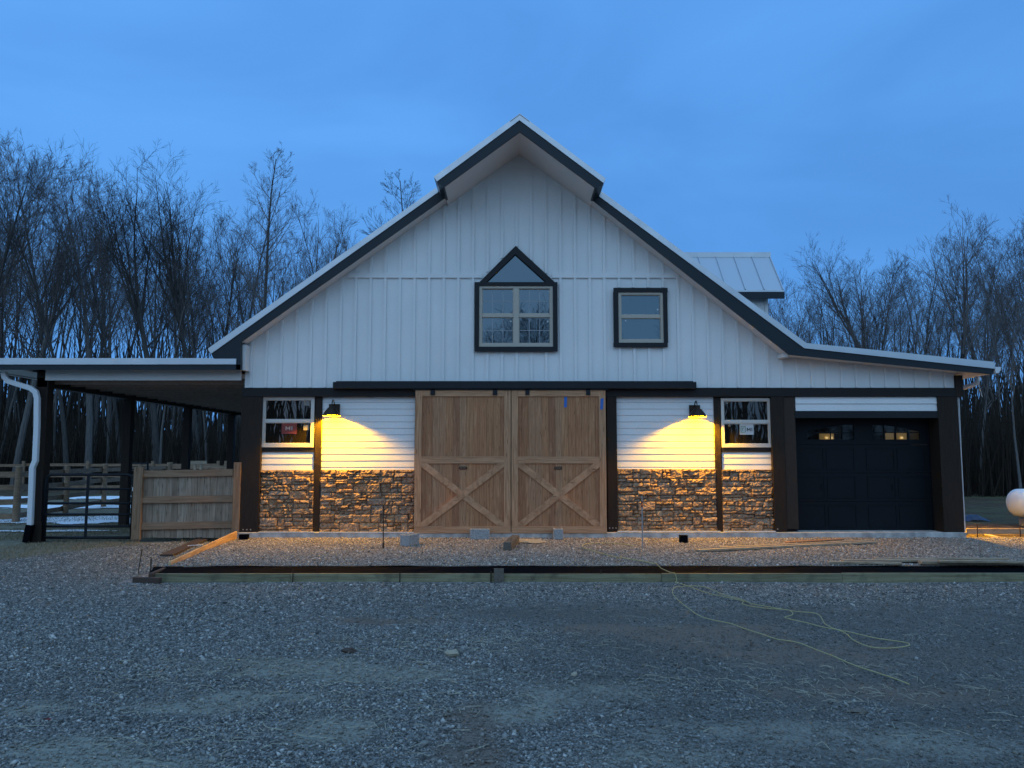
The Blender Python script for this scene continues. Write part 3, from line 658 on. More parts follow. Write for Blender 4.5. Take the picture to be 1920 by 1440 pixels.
# windows
def window(outer, trim, frame_w, rail, cols_, rows_, Yf, mull=None, fm='vinyl', gm='glass', tri=False, grille=True):
    fr = MB(); x0, x1, y0, y1 = outer
    w = None
    if trim:
        t0, t1, u0, u1 = trim; w = MB()
        pbox(w, t0, t1, u0, y0, Yf-.03, .05); pbox(w, t0, t1, y1, u1, Yf-.03, .05); pbox(w, t0, x0, y0, y1, Yf-.03, .05); pbox(w, x1, t1, y0, y1, Yf-.03, .05)
        w = w.build('window_trim', M['black'], barn)
        par = w
    else: par = None
    a, b, c, e = rect(x0, x1, y0, y1, Yf); fw = frame_w/FPX*YW
    fr.box(a, b, Yf-.005, Yf+.06, e-fw, e); fr.box(a, b, Yf-.012, Yf+.06, c, c+fw*1.2); fr.box(a, a+fw, Yf-.005, Yf+.06, c+fw*1.2, e-fw); fr.box(b-fw, b, Yf-.005, Yf+.06, c+fw*1.2, e-fw)
    bays = [(a+fw, b-fw)]
    if mull:
        m0, m1 = F(mull[0], (y0+y1)/2, Yf).x, F(mull[1], (y0+y1)/2, Yf).x; fr.box(m0, m1, Yf-.003, Yf+.06, c+fw, e-fw); bays = [(a+fw, m0), (m1, b-fw)]
    r0, r1 = F(960, rail[1], Yf).z, F(960, rail[0], Yf).z
    gl = MB(); gr = MB()
    for p0, p1 in bays:
        fr.box(p0, p1, Yf+.012, Yf+.06, r0, r1)
        # sash edges
        s_ = .016
        for q0, q1, yy in ((c+fw*1.2, r0, .030), (r1, e-fw, .016)):
            fr.box(p0, p0+s_, Yf+yy, Yf+.06, q0, q1); fr.box(p1-s_, p1, Yf+yy, Yf+.06, q0, q1); fr.box(p0+s_, p1-s_, Yf+yy, Yf+.06, q0, q0+s_); fr.box(p0+s_, p1-s_, Yf+yy, Yf+.06, q1-s_, q1)
            gl.box(p0, p1, Yf+.048, Yf+.052, q0, q1)
            if cols_ > 1:
                for i in range(1, cols_): xx = p0+(p1-p0)*i/cols_; gr.box(xx-.006, xx+.006, Yf+.040, Yf+.046, q0+s_, q1-s_)
                zz = (q0+q1)/2; gr.box(p0+s_, p1-s_, Yf+.041, Yf+.047, zz-.006, zz+.006)
    o = fr.build('window', M[fm], barn); g_ = gl.build('pane', M[gm], o)
    if w: w.parent = o; 
    if gr.v: gr.build('grille', M['grille'], o)
    return o
W1 = window((898.3,1036.8,535.6,650), (890,1045.5,528.8,658.8), 5.2, (588.3,594.2), 3, 2, YW-.06, mull=(962.8,972.7))
W2 = window((1159.7,1244,547.6,642.6), (1150.5,1252,539.5,650.5), 5, (590.5,596), 1, 1, YW-.06)
W3 = window((490.4,588.8,744,838.6), None, 5.6, (787,792), 1, 1, YW+.036, fm='vinylwhite', gm='glasslow')
W4 = window((1352.6,1446.8,746.5,838.8), None, 5, (788.5,793.8), 1, 1, YW+.036, fm='vinylwhite', gm='glasslow')
def sticker(win, x0, x1, y0, y1, Y, m_, nm='sticker'):
    mb = MB(); pbox(mb, x0, x1, y0, y1, Y, .004); return mb.build(nm, M[m_], win)
YG = YW + .076
sticker(W3, 570.5, 580.5, 751.5, 760.5, YG, 'stickergrey'); sticker(W3, 569, 579.5, 796.5, 806.5, YG, 'stickergrey')
def letters_MI(win, x0, x1, y0, y1, Y, m_):
    mb = MB(); a, b, c, e = rect(x0, x1, y0, y1, Y); w = b-a; s_ = w*.13; m1 = a+w*.68
    mb.box(a, a+s_, Y, Y+.003, c, e); mb.box(m1-s_, m1, Y, Y+.003, c, e); mid = (a+m1)/2
    for q in (a+s_/2, m1-s_/2): mb.bar((q, Y+.0012, e-s_*.3), (mid, Y+.0012, c+(e-c)*.3), .002, s_*.95, up=(1,0,0))
    mb.box(b-s_, b, Y, Y+.003, c, e); return mb.build('lettering', M[m_], win)
sticker(W3, 528, 556.5, 793.5, 813.5, YG-.004, 'red'); letters_MI(W3, 535.5, 548, 799.5, 806.5, YG-.009, 'lettergrey')
sticker(W4, 1387, 1413, 794.6, 815, YG-.004, 'stickerwhite'); letters_MI(W4, 1400.5, 1410.5, 802, 808.5, YG-.009, 'letterdark')
mb = MB()
for q in ((1389,1390,799,811), (1389,1398,799,800), (1397,1398,799,811), (1389,1396,810,811), (1392,1393,802,808), (1392,1395,802,803)): pbox(mb, *q, YG-.009, .003)
mb.build('door_pictogram', M['green'], W4)
dots = [(W1,(961,546)), (W1,(1030,546)), (W1,(958,602.5)), (W1,(1027,602.5)), (W2,(1235,555)), (W2,(1233,580.5)), (W2,(1173,601.5)), (W4,(1363,755.5)), (W4,(1368,798))]
for w_, (x, y) in dots:
    Yg = YW-.020 if w_ in (W1, W2) else YG; q = F(x, y, Yg); mb = MB(); mb.tube([(q.x, Yg+.006, q.z), (q.x, Yg, q.z)], .019 if w_ in (W1, W2) else .024, 12); mb.build('sticker', M['stickerwhite' if w_ in (W1,W2) else 'stickergrey'], w_)
# triangular light above the double window
tr_ = MB(); Yt = YW-.085
O = [wl(898.3,529.4,Yt), wl(1041,529.4,Yt), wl(966.8,460.8,Yt)]; I = [wl(912,528.6,Yt), wl(1024,528.6,Yt), wl(966.2,476.5,Yt)]
tr_.prism([O[0], I[0], I[2], O[2]], Yt, YW); tr_.prism([I[1], O[1], O[2], I[2]], Yt, YW)
tw = tr_.build('triangular_window', M['black'], barn); g_ = MB(); g_.prism([I[0], I[1], I[2]], YW-.012, YW-.006); g_.build('pane', M['glass'], tw)

# sliding doors
def sliding_door(x0, x1, side):
    Yd = YW-.12; a, b, c, e = rect(x0, x1, 731.5, 999.6, Yd)
    root = MB(); pw = .132; sw = .140; n = int(round((b-a-2*sw)/pw)); rr = random.Random(side)
    xs_ = [a+sw*.6+(b-a-1.2*sw)*i/n for i in range(n+1)]
    for i in range(n): root.box(xs_[i]+.0016, xs_[i+1]-.0016, Yd+.022+rr.uniform(0,.002), Yd+.05, c+.05, e-.05)
    d = root.build('sliding_door', M['cedar'], barn)
    for q0, q1 in ((a, a+sw), (b-sw, b)): fr = MB(); fr.box(q0, q1, Yd, Yd+.06, c+sw, e); fr.build('stile', M['cedar_frame'], d)
    zr0, zr1 = F(960, 869, Yd).z, F(960, 856, Yd).z
    for q in ((a, b, Yd-.001, Yd+.06, c, c+sw-.002), (a+sw+.001, b-sw-.001, Yd+.001, Yd+.05, e-sw*.95, e), (a+sw+.001, b-sw-.001, Yd+.001, Yd+.05, zr0, zr1)):
        fx = MB(); fx.box(*q); fx.build('rail', M['cedar_frame_x'], d)
    br = MB(); L, Rr, z0, z1 = a+sw, b-sw, c+sw, zr0
    def diag(p, q, yy, cut=None):
        br_pts = []
        dx, dz = q[0]-p[0], q[1]-p[1]; l = math.hypot(dx, dz); nx_, nz_ = -dz/l*.068, dx/l*.068
        v = [(p[0]+nx_, p[1]+nz_), (p[0]-nx_, p[1]-nz_), (q[0]-nx_, q[1]-nz_), (q[0]+nx_, q[1]+nz_)]
        # clip to the opening
        def clip(poly, f):
            out = []
            for i in range(len(poly)):
                A, B = poly[i], poly[(i+1) % len(poly)]; fa2, fb = f(A), f(B)
                if fa2 >= 0: out.append(A)
                if fa2*fb < 0: s2 = fa2/(fa2-fb); out.append((A[0]+(B[0]-A[0])*s2, A[1]+(B[1]-A[1])*s2))
            return out
        ext = 0.15; ux, uz = dx/l*ext, dz/l*ext
        v = [(v[0][0]-ux, v[0][1]-uz), (v[1][0]-ux, v[1][1]-uz), (v[2][0]+ux, v[2][1]+uz), (v[3][0]+ux, v[3][1]+uz)]
        for f in (lambda P: P[0]-L-.001, lambda P: Rr-.001-P[0], lambda P: P[1]-z0-.001, lambda P: z1-.001-P[1]): v = clip(v, f)
        br.prism(v, yy, Yd+.03)
    diag((L+.04, z0+.02), (Rr-.04, z1-.02), Yd-.004); br.build('cross_brace', M['brace'], d); br = MB()
    diag((L+.04, z1-.02), (Rr-.04, z0+.02), Yd+.002); br.build('cross_brace', M['brace'], d)
    return d, Yd
D1, Yd = sliding_door(777.6, 957.6, 1); D2, _ = sliding_door(959.0, 1136.6, 2)
for d, xs_ in ((D1, ((807,815.5),(924,932.4))), (D2, ((985,992.8),(1099,1106.8)))):
    for x0, x1 in xs_: mb = MB(); pbox(mb, x0, x1, 729, 740.6, Yd-.02, .02); mb.build('hanger', M['black'], d)
for d, xc in ((D1, 868.4), (D2, 1046.4)):
    mb = MB(); pbox(mb, xc-7, xc+7, 875, 880, Yd+.008, .013); h_ = mb.build('name_plate', M['black'], d)
    mb = MB()
    for i, q in enumerate((-5.2,-3.9,-2.6,-0.6,0.8,2.2,3.6,5)): pbox(mb, xc+q-.35, xc+q+.35, 876.6, 878.4, Yd+.005, .004)
    mb.build('plate_marks', M['cedar_frame'], d)
for x0, x1, y0, y1, yy, ln_ in ((1057.5,1063.5,743.5,764,Yd+.017,0), (1126,1132,746.5,768,Yd-.004,.01)):
    mb = MB(); a, b, c, e = rect(x0, x1, y0, y1, yy); mb.add([(a-ln_,yy,c),(b-ln_-.01,yy,c+.006),(b,yy,e),(a+.004,yy,e-.01),(a-ln_,yy+.003,c),(b-ln_-.01,yy+.003,c+.006),(b,yy+.003,e),(a+.004,yy+.003,e-.01)], [(0,1,2,3),(0,4,5,1),(1,5,6,2),(2,6,7,3),(3,7,4,0)]); mb.build('blue_tape', M['bluetape'], D2)

# garage door
Yg = YW+.38; a, b, c, e = XG0, XG1, zs, F(1600,783.4,YW).z+.05
gd = MB(); n = 4; hh = (e-c)/n; GX = lambda px: F(px, 800, Yg).x
# sections; the top one has two arched openings
def zpx(py): return F(1600, py, Yg).z
zb0 = zpx(824)
pan = []
for i in range(n):
    z0, z1 = c+i*hh+.003, c+(i+1)*hh-.003
    if i == n-1: continue
    gd.box(a+.002, b-.002, Yg, Yg+.04, z0, z1)
    for k in range(2):
        for q in range(2):
            w = (b-a)/2; px0 = a+k*w+.11+q*(w-.2)/2; px1 = px0+(w-.2)/2-.06
            gd.box(px0, px1, Yg-.010, Yg+.002, z0+.07, z0+.085); gd.box(px0, px1, Yg-.010, Yg+.002, z1-.085, z1-.07); gd.box(px0, px0+.015, Yg-.010, Yg+.002, z0+.085, z1-.085); gd.box(px1-.015, px1, Yg-.010, Yg+.002, z0+.085, z1-.085)
        gd.tube([(a+k*w+w/2-.12, Yg-.02, c+hh*1.5-.07), (a+k*w+w/2-.12, Yg-.02, c+hh*1.5+.07)], .008, 6) if i == 0 else None
zt0 = c+(n-1)*hh
gd.box(a+.002, b-.002, Yg, Yg+.04, zt0+.003, zb0)
A0, A1, B0, B1 = GX(1513), GX(1601), GX(1635), GX(1724)
gd.box(a+.002, A0, Yg, Yg+.04, zb0, e); gd.box(A1, B0, Yg, Yg+.04, zb0, e); gd.box(B1, b-.002, Yg, Yg+.04, zb0, e)
zlo, zhi = zpx(809), zpx(796.5)
def arch(u): return zlo + (zhi-zlo)*math.sin(u*math.pi/2)
for L_, R_, flip in ((A0, A1, False), (B0, B1, True)):
    N = 10
    for i in range(N):
        u0, u1 = i/N, (i+1)/N
        z0, z1 = (arch(1-u0), arch(1-u1)) if flip else (arch(u0), arch(u1))
        x0, x1 = L_+(R_-L_)*u0, L_+(R_-L_)*u1; gd.prism([(x0, z0), (x1, z1), (x1, e), (x0, e)], Yg, Yg+.04)
gdo = gd.build('garage_door', M['garage'], barn)
for L_, R_ in ((A0, A1), (B0, B1)):
    p_ = MB(); p_.box(L_, R_, Yg+.022, Yg+.026, zb0, zhi+.01); po = p_.build('pane', M['garageglass'], gdo)
    m_ = MB()
    for i in range(1, 4): x = L_+(R_-L_)*i/4; m_.box(x-.008, x+.008, Yg+.004, Yg+.03, zb0, zhi)
    m_.box(L_, R_, Yg+.006, Yg+.03, zpx(811)-.008, zpx(811)+.008); m_.build('muntin', M['garage'], gdo)
    f_ = MB(); f_.box(L_-.03, R_+.03, Yg-.008, Yg+.002, zb0-.03, zb0); f_.build('window_moulding', M['garage'], gdo)
# garage room behind: back wall with a lit inner window, dark walls
gi = MB(); gi.box(XG0-.4, xr-.03, 18.4, 18.5, zs, 3.2); gi.box(XG0-.5, XG0-.4, Yg+.1, 18.5, zs, 3.2); gi.build('garage_inner_wall', M['postwarm'], barn)
M['glow'] = emit('lit_inner_window', (0.9,0.62,0.25), 0.20)
for x0, x1, y0, y1 in ((1536, 1563.5, 813, 827), (1662, 1676, 812, 827), (1680.5, 1700, 811.5, 827)):
    mb = MB(); pbox(mb, x0, x1, y0, y1, 18.3, .05); mb.build('lit_inner_window', M['glow'], barn)
M['glow2'] = emit('lit_bulb', (1.0,0.75,0.35), 1.2)
for x in (1551, 1560, 1692): mb = MB(); pbox(mb, x-1.6, x+1.6, 819, 822.5, 18.25, .05); mb.build('inner_lamp', M['glow2'], barn)

# left lean-to
lt = empty('lean_to', (F(73,1016,YW).x, YW, 0)) if False else None
m_ = MB(); zt1, zt2, zf = F(443,673,YR).z, F(443,683.5,YR).z, F(443,693.3,YR).z; XL0 = F(-30,680,YR).x; XL1 = F(443,680,YR).x; YE = 27.9
m_.box(XL0, XL1, YR-.02, YE, zt2, zt1); y = YR+.1
while y < YE: m_.box(XL0, XL1, y, y+.02, zt1-.002, zt1+.03); y += .406
XJ = F(297,678,YR).x; m_.box(XJ, XL1+.005, YR-.026, YR-.018, zt2+.006, zt1+.002)
m_.build('lean_to_roof', M['roofmetal'], barn)
m_ = MB(); m_.box(XL0, F(451,690,YR).x, YR, YR+.045, zf, zt2-.002); m_.build('lean_to_fascia', M['fascia'], barn)
XP = F(73, 850, YW).x; zc = F(300,712.8,YW-.05).z
m_ = MB(); pbox(m_, 85, 451.5, 693.8, 713, YW-.08, .05); m_.box(XL0+.02, F(61,700,YW).x, YR+.05, YE, zf+.004, zf+.03)
m_.build('lean_to_soffit', M['trimwhite'], barn)
m_ = MB(); X0 = XP-.1; XI = xl
m_.box(X0+.1, XI, YW+.0, YE, zc-.02+.06, zc+.14)
y = YW+.25
while y < YE-.1: m_.box(X0+.2, XI, y, y+.04, zc-.06, zc+.06); y += .61
m_.build('lean_to_ceiling', M['ceiling'], barn)
m_ = MB(); zb1 = F(86,725.6,YW).z; m_.box(XP-.10, XP+.10, YW-.02, YE, zb1, zc+.05); m_.box(XP+.10, XI, YE-.15, YE, zb1, zc+.04)
m_.build('lean_to_beam', M['post'], barn)
zl_ = lambda x, y: float(H(x, y))
for i, y in enumerate((YW-.02, 20.06, 23.72, 27.5)):
    m_ = MB(); w = .105 if i else .125
    m_.box(XP-w, XP+w, y-.0, y+2*w-.02, zl_(XP, y)-.05, zb1 if i else zf)
    if i == 0: m_.box(XP-.13, XP+.17, y-.03, y, zl_(XP, y)-.05, zl_(XP,y)+.42)
    m_.build('post', M['post'], barn, bevel=.006)
# left gutter + downspout
m_ = MB(); m_.prism([(XL0-.12, zt2-.0), (XL0, zt2), (XL0, zt2-.13), (XL0-.08, zt2-.13), (XL0-.12, zt2-.05)], YR-.02, YE); m_.build('gutter', M['gutter'], barn)
def spout(pts, w, d, Y, nm='downspout'):
    mb = MB(); P3 = [F(x, y, Y) for x, y in pts]
    v = []
    for i, p_ in enumerate(P3):
        d0 = (P3[i]-P3[i-1]).normalized() if i else (P3[1]-P3[0]).normalized(); d1 = (P3[i+1]-P3[i]).normalized() if i < len(P3)-1 else d0
        t_ = (d0+d1).normalized(); n_ = Vector((t_.z, 0, -t_.x)); k = 1/max(.5, d0.dot(t_))
        for sx, sy in ((-1,-1),(1,-1),(1,1),(-1,1)): v.append(p_ + n_*(sx*w/2*k) + Vector((0, sy*d/2, 0)))
    f = [(i*4+k, i*4+(k+1)%4, (i+1)*4+(k+1)%4, (i+1)*4+k) for i in range(len(P3)-1) for k in range(4)] + [(0,1,2,3)[::-1], tuple((len(P3)-1)*4+k for k in range(4))]
    mb.add(v, f); return mb.build(nm, M['gutter'], barn, bevel=.012)
spout([(7,698),(9,707),(16,715),(40,722.5),(58,728),(67,735),(70,747),(69.5,800),(66.5,864),(61,877),(59,930),(56.5,985)], .105, .09, YW-.16)
m_ = MB(); q0, q1 = F(57,984,YW-.16), F(53,1017,YW-.16); m_.bar(q0, q1+Vector((-.03,0,0)), .13, .12, up=(0,1,0)); m_.build('downspout_boot', M['plasticblack'], barn)
# right gutter, elbow and thin pipe
m_ = MB(); ge = F(1866,690,YR)
m_.prism([(ge.x-.01, ge.z+.02), (ge.x+.11, ge.z+.02), (ge.x+.10, ge.z-.05), (ge.x+.05, ge.z-.11), (ge.x-.01, ge.z-.11)], YR-.02, YB); m_.build('gutter', M['gutter'], barn)
m_ = MB(); m_.tube([F(1834,707,16.7), F(1832,718,16.7), F(1822,723,16.8), F(1806,727,16.9)], .05, 8); m_.build('downspout_elbow', M['gutter'], barn, smooth=True)
m_ = MB(); m_.tube([F(1834,712,16.6), F(1836,724,16.6), F(1840,738,16.6), F(1842,744,16.6), F(1839,738,16.62)], .007, 6); m_.build('loose_wire', M['gutter'], barn)
m_ = MB(); m_.tube([F(1797.5,745,16.45), F(1802,850,16.45), F(1808.5,976,16.45)], .012, 6); m_.build('conduit', M['gutter'], barn)

# dormer on the right slope
dm = MB(); Ye, Yr_ = 18.5, 19.47
A = F(1472,543.8,Ye); Rg = F(1446.5,477,Yr_); A2 = Vector((A.x, 2*Yr_-Ye, A.z)); xw = F(1440,570,Ye+.25).x; xi = 2.0
def quadslab(p, q, r, s, th): return [p, q, r, s, p-Vector((0,0,th)), q-Vector((0,0,th)), r-Vector((0,0,th)), s-Vector((0,0,th))]
qf = [(0,1,2,3),(7,6,5,4),(0,4,5,1),(1,5,6,2),(2,6,7,3),(3,7,4,0)]
Xe = A.x-.03
dm.add(quadslab(Vector((xi,Ye,A.z)), Vector((Xe,Ye,A.z)), Vector((Xe,Yr_,Rg.z)), Vector((xi,Yr_,Rg.z)), .05), qf)
dm.add(quadslab(Vector((xi,Yr_,Rg.z)), Vector((Xe,Yr_,Rg.z)), Vector((Xe,A2.y,A.z)), Vector((xi,A2.y,A.z)), .05), qf)
x = Xe
while x > xi: dm.bar((x-.015, Ye, A.z+.01), (x-.015, Yr_, Rg.z+.01), .022, .04); x -= .46
dm.prism([(xi, Rg.z-.10), (Xe+.01, Rg.z-.10), (Xe+.01, Rg.z+.035), (xi, Rg.z+.035)], Yr_-.09, Yr_+.09)
do = dm.build('dormer', M['roofmetal'], barn)
d2 = MB(); d2.box(xi, Xe+.01, Ye-.01, Ye+.04, A.z-.21, A.z-.045); d2.add([(Xe+.01,Ye,A.z-.05),(Xe+.01,Ye,A.z-.2),(Xe+.01,Yr_,Rg.z-.2),(Xe+.01,Yr_,Rg.z-.05),(Xe-.04,Ye,A.z-.05),(Xe-.04,Ye,A.z-.2),(Xe-.04,Yr_,Rg.z-.2),(Xe-.04,Yr_,Rg.z-.05)], qf); d2.add([(Xe+.01,A2.y,A.z-.05),(Xe+.01,A2.y,A.z-.2),(Xe+.01,Yr_,Rg.z-.2),(Xe+.01,Yr_,Rg.z-.05),(Xe-.04,A2.y,A.z-.05),(Xe-.04,A2.y,A.z-.2),(Xe-.04,Yr_,Rg.z-.2),(Xe-.04,Yr_,Rg.z-.05)], qf)
d2.build('dormer_fascia', M['fascia'], do)
d3 = MB(); y0_, y1_ = Ye+.25, 2*Yr_-Ye-.25; s_ = (Rg.z-A.z)/(Yr_-Ye)
vv = [(y0_, 2.5), (y1_, 2.5), (y1_, A.z+.2*s_), (Yr_, Rg.z-.08), (y0_, A.z+.2*s_)]
d3.add([(xw, y, z) for y, z in vv] + [(xi, y, z) for y, z in vv], [(0,1,2,3,4),(9,8,7,6,5)]+[(i,(i+1)%5+5-5 if False else i+5,(i+1)%5+5,(i+1)%5) for i in range(5)])
x = xw-.05
while x > xi: d3.box(x-.032, x+.032, y0_-.02, y0_+.005, 2.5, A.z+.1); x -= sp
d3.build('dormer_wall', M['white'], do)

# ------------------------------------------------------------------ wall lamps
def wall_lamp(px, py_plate, cx, label, Yw=YW+.06, rot=0, pos=None, power=60):
    # built for a wall whose face looks towards -Y, around the point on the wall
    P0 = pos if pos else F(px, py_plate, Yw)
    root = empty('wall_lamp', P0, label, 'lamp', 'gooseneck lamps on the barn')
    o = Vector(P0); off = .27
    mb = MB(); mb.box(o.x-.115, o.x+.115, o.y-.05, o.y+.002, o.z-.11, o.z+.135); mb.build('back_plate', M['lampmetal'], root, bevel=.006)
    mb = MB(); mb.tube([o+Vector((0,-.04,.06)), o+Vector((0,-.06,.16)), o+Vector((0,-.10,.20)), o+Vector((0,-.17,.215)), o+Vector((0,-.225,.18)), o+Vector((0,-off,.10)), o+Vector((0,-off,.03))], .011, 8); mb.build('gooseneck', M['lampmetal'], root, smooth=True)
    c = o+Vector((0,-off,0))
    mb = MB(); mb.lathe([(.0,.075),(.045,.070),(.060,.045),(.085,.030),(.125,-.020),(.160,-.070),(.184,-.115),(.188,-.127)], c, 32); sh = mb.build('lamp_shade', M['lampmetal'], root, smooth=True)
    mb = MB(); mb.lathe([(.186,-.128),(.180,-.113),(.155,-.068),(.120,-.018),(.080,.025),(.0,.030)], c, 32); mb.build('shade_lining', M['lampinner'], sh, smooth=True)
    mb = MB(); mb.lathe([(.0,.028),(.018,.022),(.030,.005),(.028,.002),(.014,-.004),(0,-.006)], c, 16); mb.build('bulb', M['bulb'], root, smooth=True)
    l = bpy.data.lights.new('lamp_light', 'POINT'); l.energy = power; l.color = (1.0, 0.49, 0.0); l.shadow_soft_size = .032
    lo = bpy.data.objects.new('lamp_light', l); col.objects.link(lo); lo.parent = root; lo.location = Vector((0,-off,-.026)); ORG['x'] = 0
    if rot: root.rotation_euler = (0, 0, rot)
    return root
M['bulb'] = emit('lit_lamp_bulb', (1.0,0.60,0.10), 12.0)
LP = 580
wall_lamp(627.5, 769.5, 622, 'lit bronze gooseneck lamp on the white siding left of the cedar doors', power=LP)
wall_lamp(1302, 771.5, 1308, 'lit bronze gooseneck lamp on the white siding right of the cedar doors', power=LP)
# the lamp round the right-hand corner whose light falls on the yard there
wall_lamp(0, 0, 0, 'lamp on the far right side wall of the barn, lighting the yard beside the tank', pos=Vector((F(1800,850,YW).x+.06, 18.0, 2.05)), rot=R(90), power=LP*2.4)

# ------------------------------------------------------------------ gate and fences on the left
gt = empty('metal_gate', F(166, 1009, YW), 'black tubular metal gate with six bars under the lean-to roof', 'gate')
Yq = YW+.02; zG = lambda y: F(166, y, Yq).z; XA, XB = F(84, 950, Yq).x, F(248, 950, Yq).x; z0, z1 = zG(1008), zG(890); rc = .13
mb = MB()
def arc(cx, cz, a0, a1): return [(cx+rc*math.cos(a0+(a1-a0)*i/5), Yq, cz+rc*math.sin(a0+(a1-a0)*i/5)) for i in range(6)]
mb.tube([(XA, Yq, z0)] + arc(XA+rc, z1-rc, math.pi, math.pi/2) + arc(XB-rc, z1-rc, math.pi/2, 0) + [(XB, Yq, z0)], .029, 10); mb.tube([(XA, Yq, z0), (XB, Yq, z0)], .029, 10)
mb.build('gate_frame', M['blackmetal'], gt, smooth=True)
for y in (917, 943.5, 964.5, 987): mb = MB(); mb.tube([(XA, Yq, zG(y)), (XB, Yq, zG(y))], .026, 8); mb.build('bar', M['blackmetal'], gt, smooth=True)
mb = MB(); xm = F(164, 950, Yq).x; mb.box(xm-.030, xm+.030, Yq-.028, Yq-.021, z0, z1); mb.build('brace', M['blackmetal'], gt)
mb = MB(); q = F(250, 916, Yq); mb.box(q.x-.01, q.x+.03, Yq-.03, Yq, q.z-.05, q.z+.03); mb.build('latch', M['gutter'], gt)

bf = empty('board_fence_panel', F(345, 1005, YW), 'short solid fence of weathered grey boards between tan posts and rails', 'fence')
Yp_ = YW+.02
mb = MB(); rr = random.Random(5); a, b = F(262, 950, Yp_).x, F(440, 950, Yp_).x; n = 15; zt_, zb_ = F(350, 886, Yp_).z, F(350, 1009, Yp_).z
for i in range(n): w = (b-a)/n; mb.box(a+i*w+.002, a+(i+1)*w-.003, Yp_+.01+rr.uniform(0,.004), Yp_+.03, zb_+rr.uniform(0,.015), zt_)
mb.build('boards', M['weathered'], bf)
for y0, y1, y2, y3 in ((882.5,895,879.5,892), (931,944,928,941), (981,993,977,989)):
    mb = MB(); A, B = F(264, (y0+y1)/2, Yp_-.02), F(437, (y2+y3)/2, Yp_-.02); mb.bar(A, B, .035, .145, up=(0,0,1)); mb.build('rail', M['fencewood'], bf)
for x0, x1, y0, y1 in ((248,265,876,1012), (436,450,867,1004)):
    mb = MB(); pbox(mb, x0, x1, y0, y1, Yp_-.07, .10); mb.build('post', M['fencepost'], bf, bevel=.004)

def rail_fence(name, pts, label, rails=4, h=1.38, postr=.085, group='wooden rail fences in the pasture'):
    x, y = pts[0]; root = empty(name, (x, y, zl_(x, y)), label, 'fence', group)
    rr = random.Random(hash(label) % 99 if False else len(label))
    for i, (x, y) in enumerate(pts):
        z = zl_(x, y); mb = MB(); mb.tube([(x, y, z-.1), (x+rr.uniform(-.01,.01), y, z+h*.5), (x+rr.uniform(-.02,.02), y, z+h+.12)], [postr, postr*.97, postr*.93], 12); mb.build('post', M['railwood'], root)
        mb = MB(); mb.tube([(x, y, z+h+.118), (x, y, z+h+.13)], postr*.94, 12); mb.build('post_cap', M['plank'], root)
    for k in range(rails):
        mb = MB()
        for (xa_, ya), (xb_, yb) in zip(pts, pts[1:]):
            zz = h-.08-k*(h-.25)/(rails-1); d = Vector((xb_-xa_, yb-ya, 0)).normalized(); nrm = Vector((-d.y, d.x, 0))*(-.10 if d.y < .9 else .10)
            mb.bar(Vector((xa_, ya, zl_(xa_, ya)+zz+rr.uniform(-.02,.02)))+nrm-d*.06, Vector((xb_, yb, zl_(xb_, yb)+zz+rr.uniform(-.02,.02)))+nrm+d*.06, .035, .14)
        mb.build('rail', M['railwood'], root)
    return root
rail_fence('rail_fence', [(-13.4,21.0),(-16.6,20.2),(-19.8,19.5)], 'near rail fence running off the left edge behind the white downspout')
rail_fence('rail_fence', [(-13.5,21.2),(-13.9,24.2),(-14.3,27.2),(-14.6,30.4),(-14.9,33.6)], 'rail fence running back across the snow behind the black gate')
rail_fence('rail_fence', [(-14.9,33.8),(-11.8,33.6),(-8.7,33.4),(-5.6,33.2)], 'rail fence far behind the board panel, seen between the lean-to posts')
rail_fence('rail_fence', [(-15.2,40),(-18.6,40),(-22,40.1),(-25.4,40.2),(-28.8,40.2),(-32.2,40.3)], 'farthest rail fence along the edge of the left wood', rails=3)
rail_fence('rail_fence', [(-14.8,40),(-11.2,40),(-7.8,40)], 'farthest rail fence behind the lean-to, nearest the barn corner', rails=3)
# dark pipe gate in the pasture, right of the second lean-to post
pg = empty('pipe_gate', F(262, 880, 28), 'dark pipe gate far back, above the board fence panel', 'gate'); mb = MB()
xa_, xb_ = F(243,870,28).x, F(277,870,28).x
for y in (868.5, 880, 892, 904, 916): mb.tube([F(243,y,28), F(277,y+1,28)], .03, 6)
for x in (243, 277): mb.tube([F(x,867,28), F(x,925,28)], .035, 6)
mb.build('gate_bars', M['blackmetal'], pg)
wf = empty('feed_frame', F(370, 880, 30), 'small pale wooden frame far back behind the board fence', 'frame'); mb = MB()
for x in (365, 376): mb.box(F(x,870,30).x-.04, F(x,870,30).x+.04, 30, 30.08, zl_(-12,30), F(x,865,30).z)
mb.box(F(355,868,30).x, F(388,868,30).x, 29.96, 30, F(365,870,30).z, F(365,864,30).z); mb.build('frame_boards', M['plank'], wf)

# ------------------------------------------------------------------ building-site things
def block(name, label, x0, x1, yb, h=.203, rot=0, Z=PADZ+.012, long=False):
    A = G((x0+x1)/2, yb, Z); w = .397 if long else .203; d = .203 if long else .38
    root = tag(MB().build('tmp', M['block']) , None) if False else None
    L_, D_ = (.397, .194)
    root = empty(name, (A.x, A.y + (D_ if long else L_)/2, Z), label, 'concrete block', 'concrete blocks on the pad')
    mb = MB(); hw, hd, t_ = L_/2, D_/2, .032
    mb.box(-hw, hw, -hd, -hd+t_, 0, h); mb.box(-hw, hw, hd-t_, hd, 0, h)
    for x in (-hw, -t_/2, hw-t_): mb.box(x, x+t_, -hd+t_, hd-t_, 0, h-.0015)
    o_ = mb.build('block_shell', M['block'], None); o_.parent = root; root.rotation_euler = (0, 0, rot)
    b_ = o_.modifiers.new('bevel', 'BEVEL'); b_.width = .003; return root
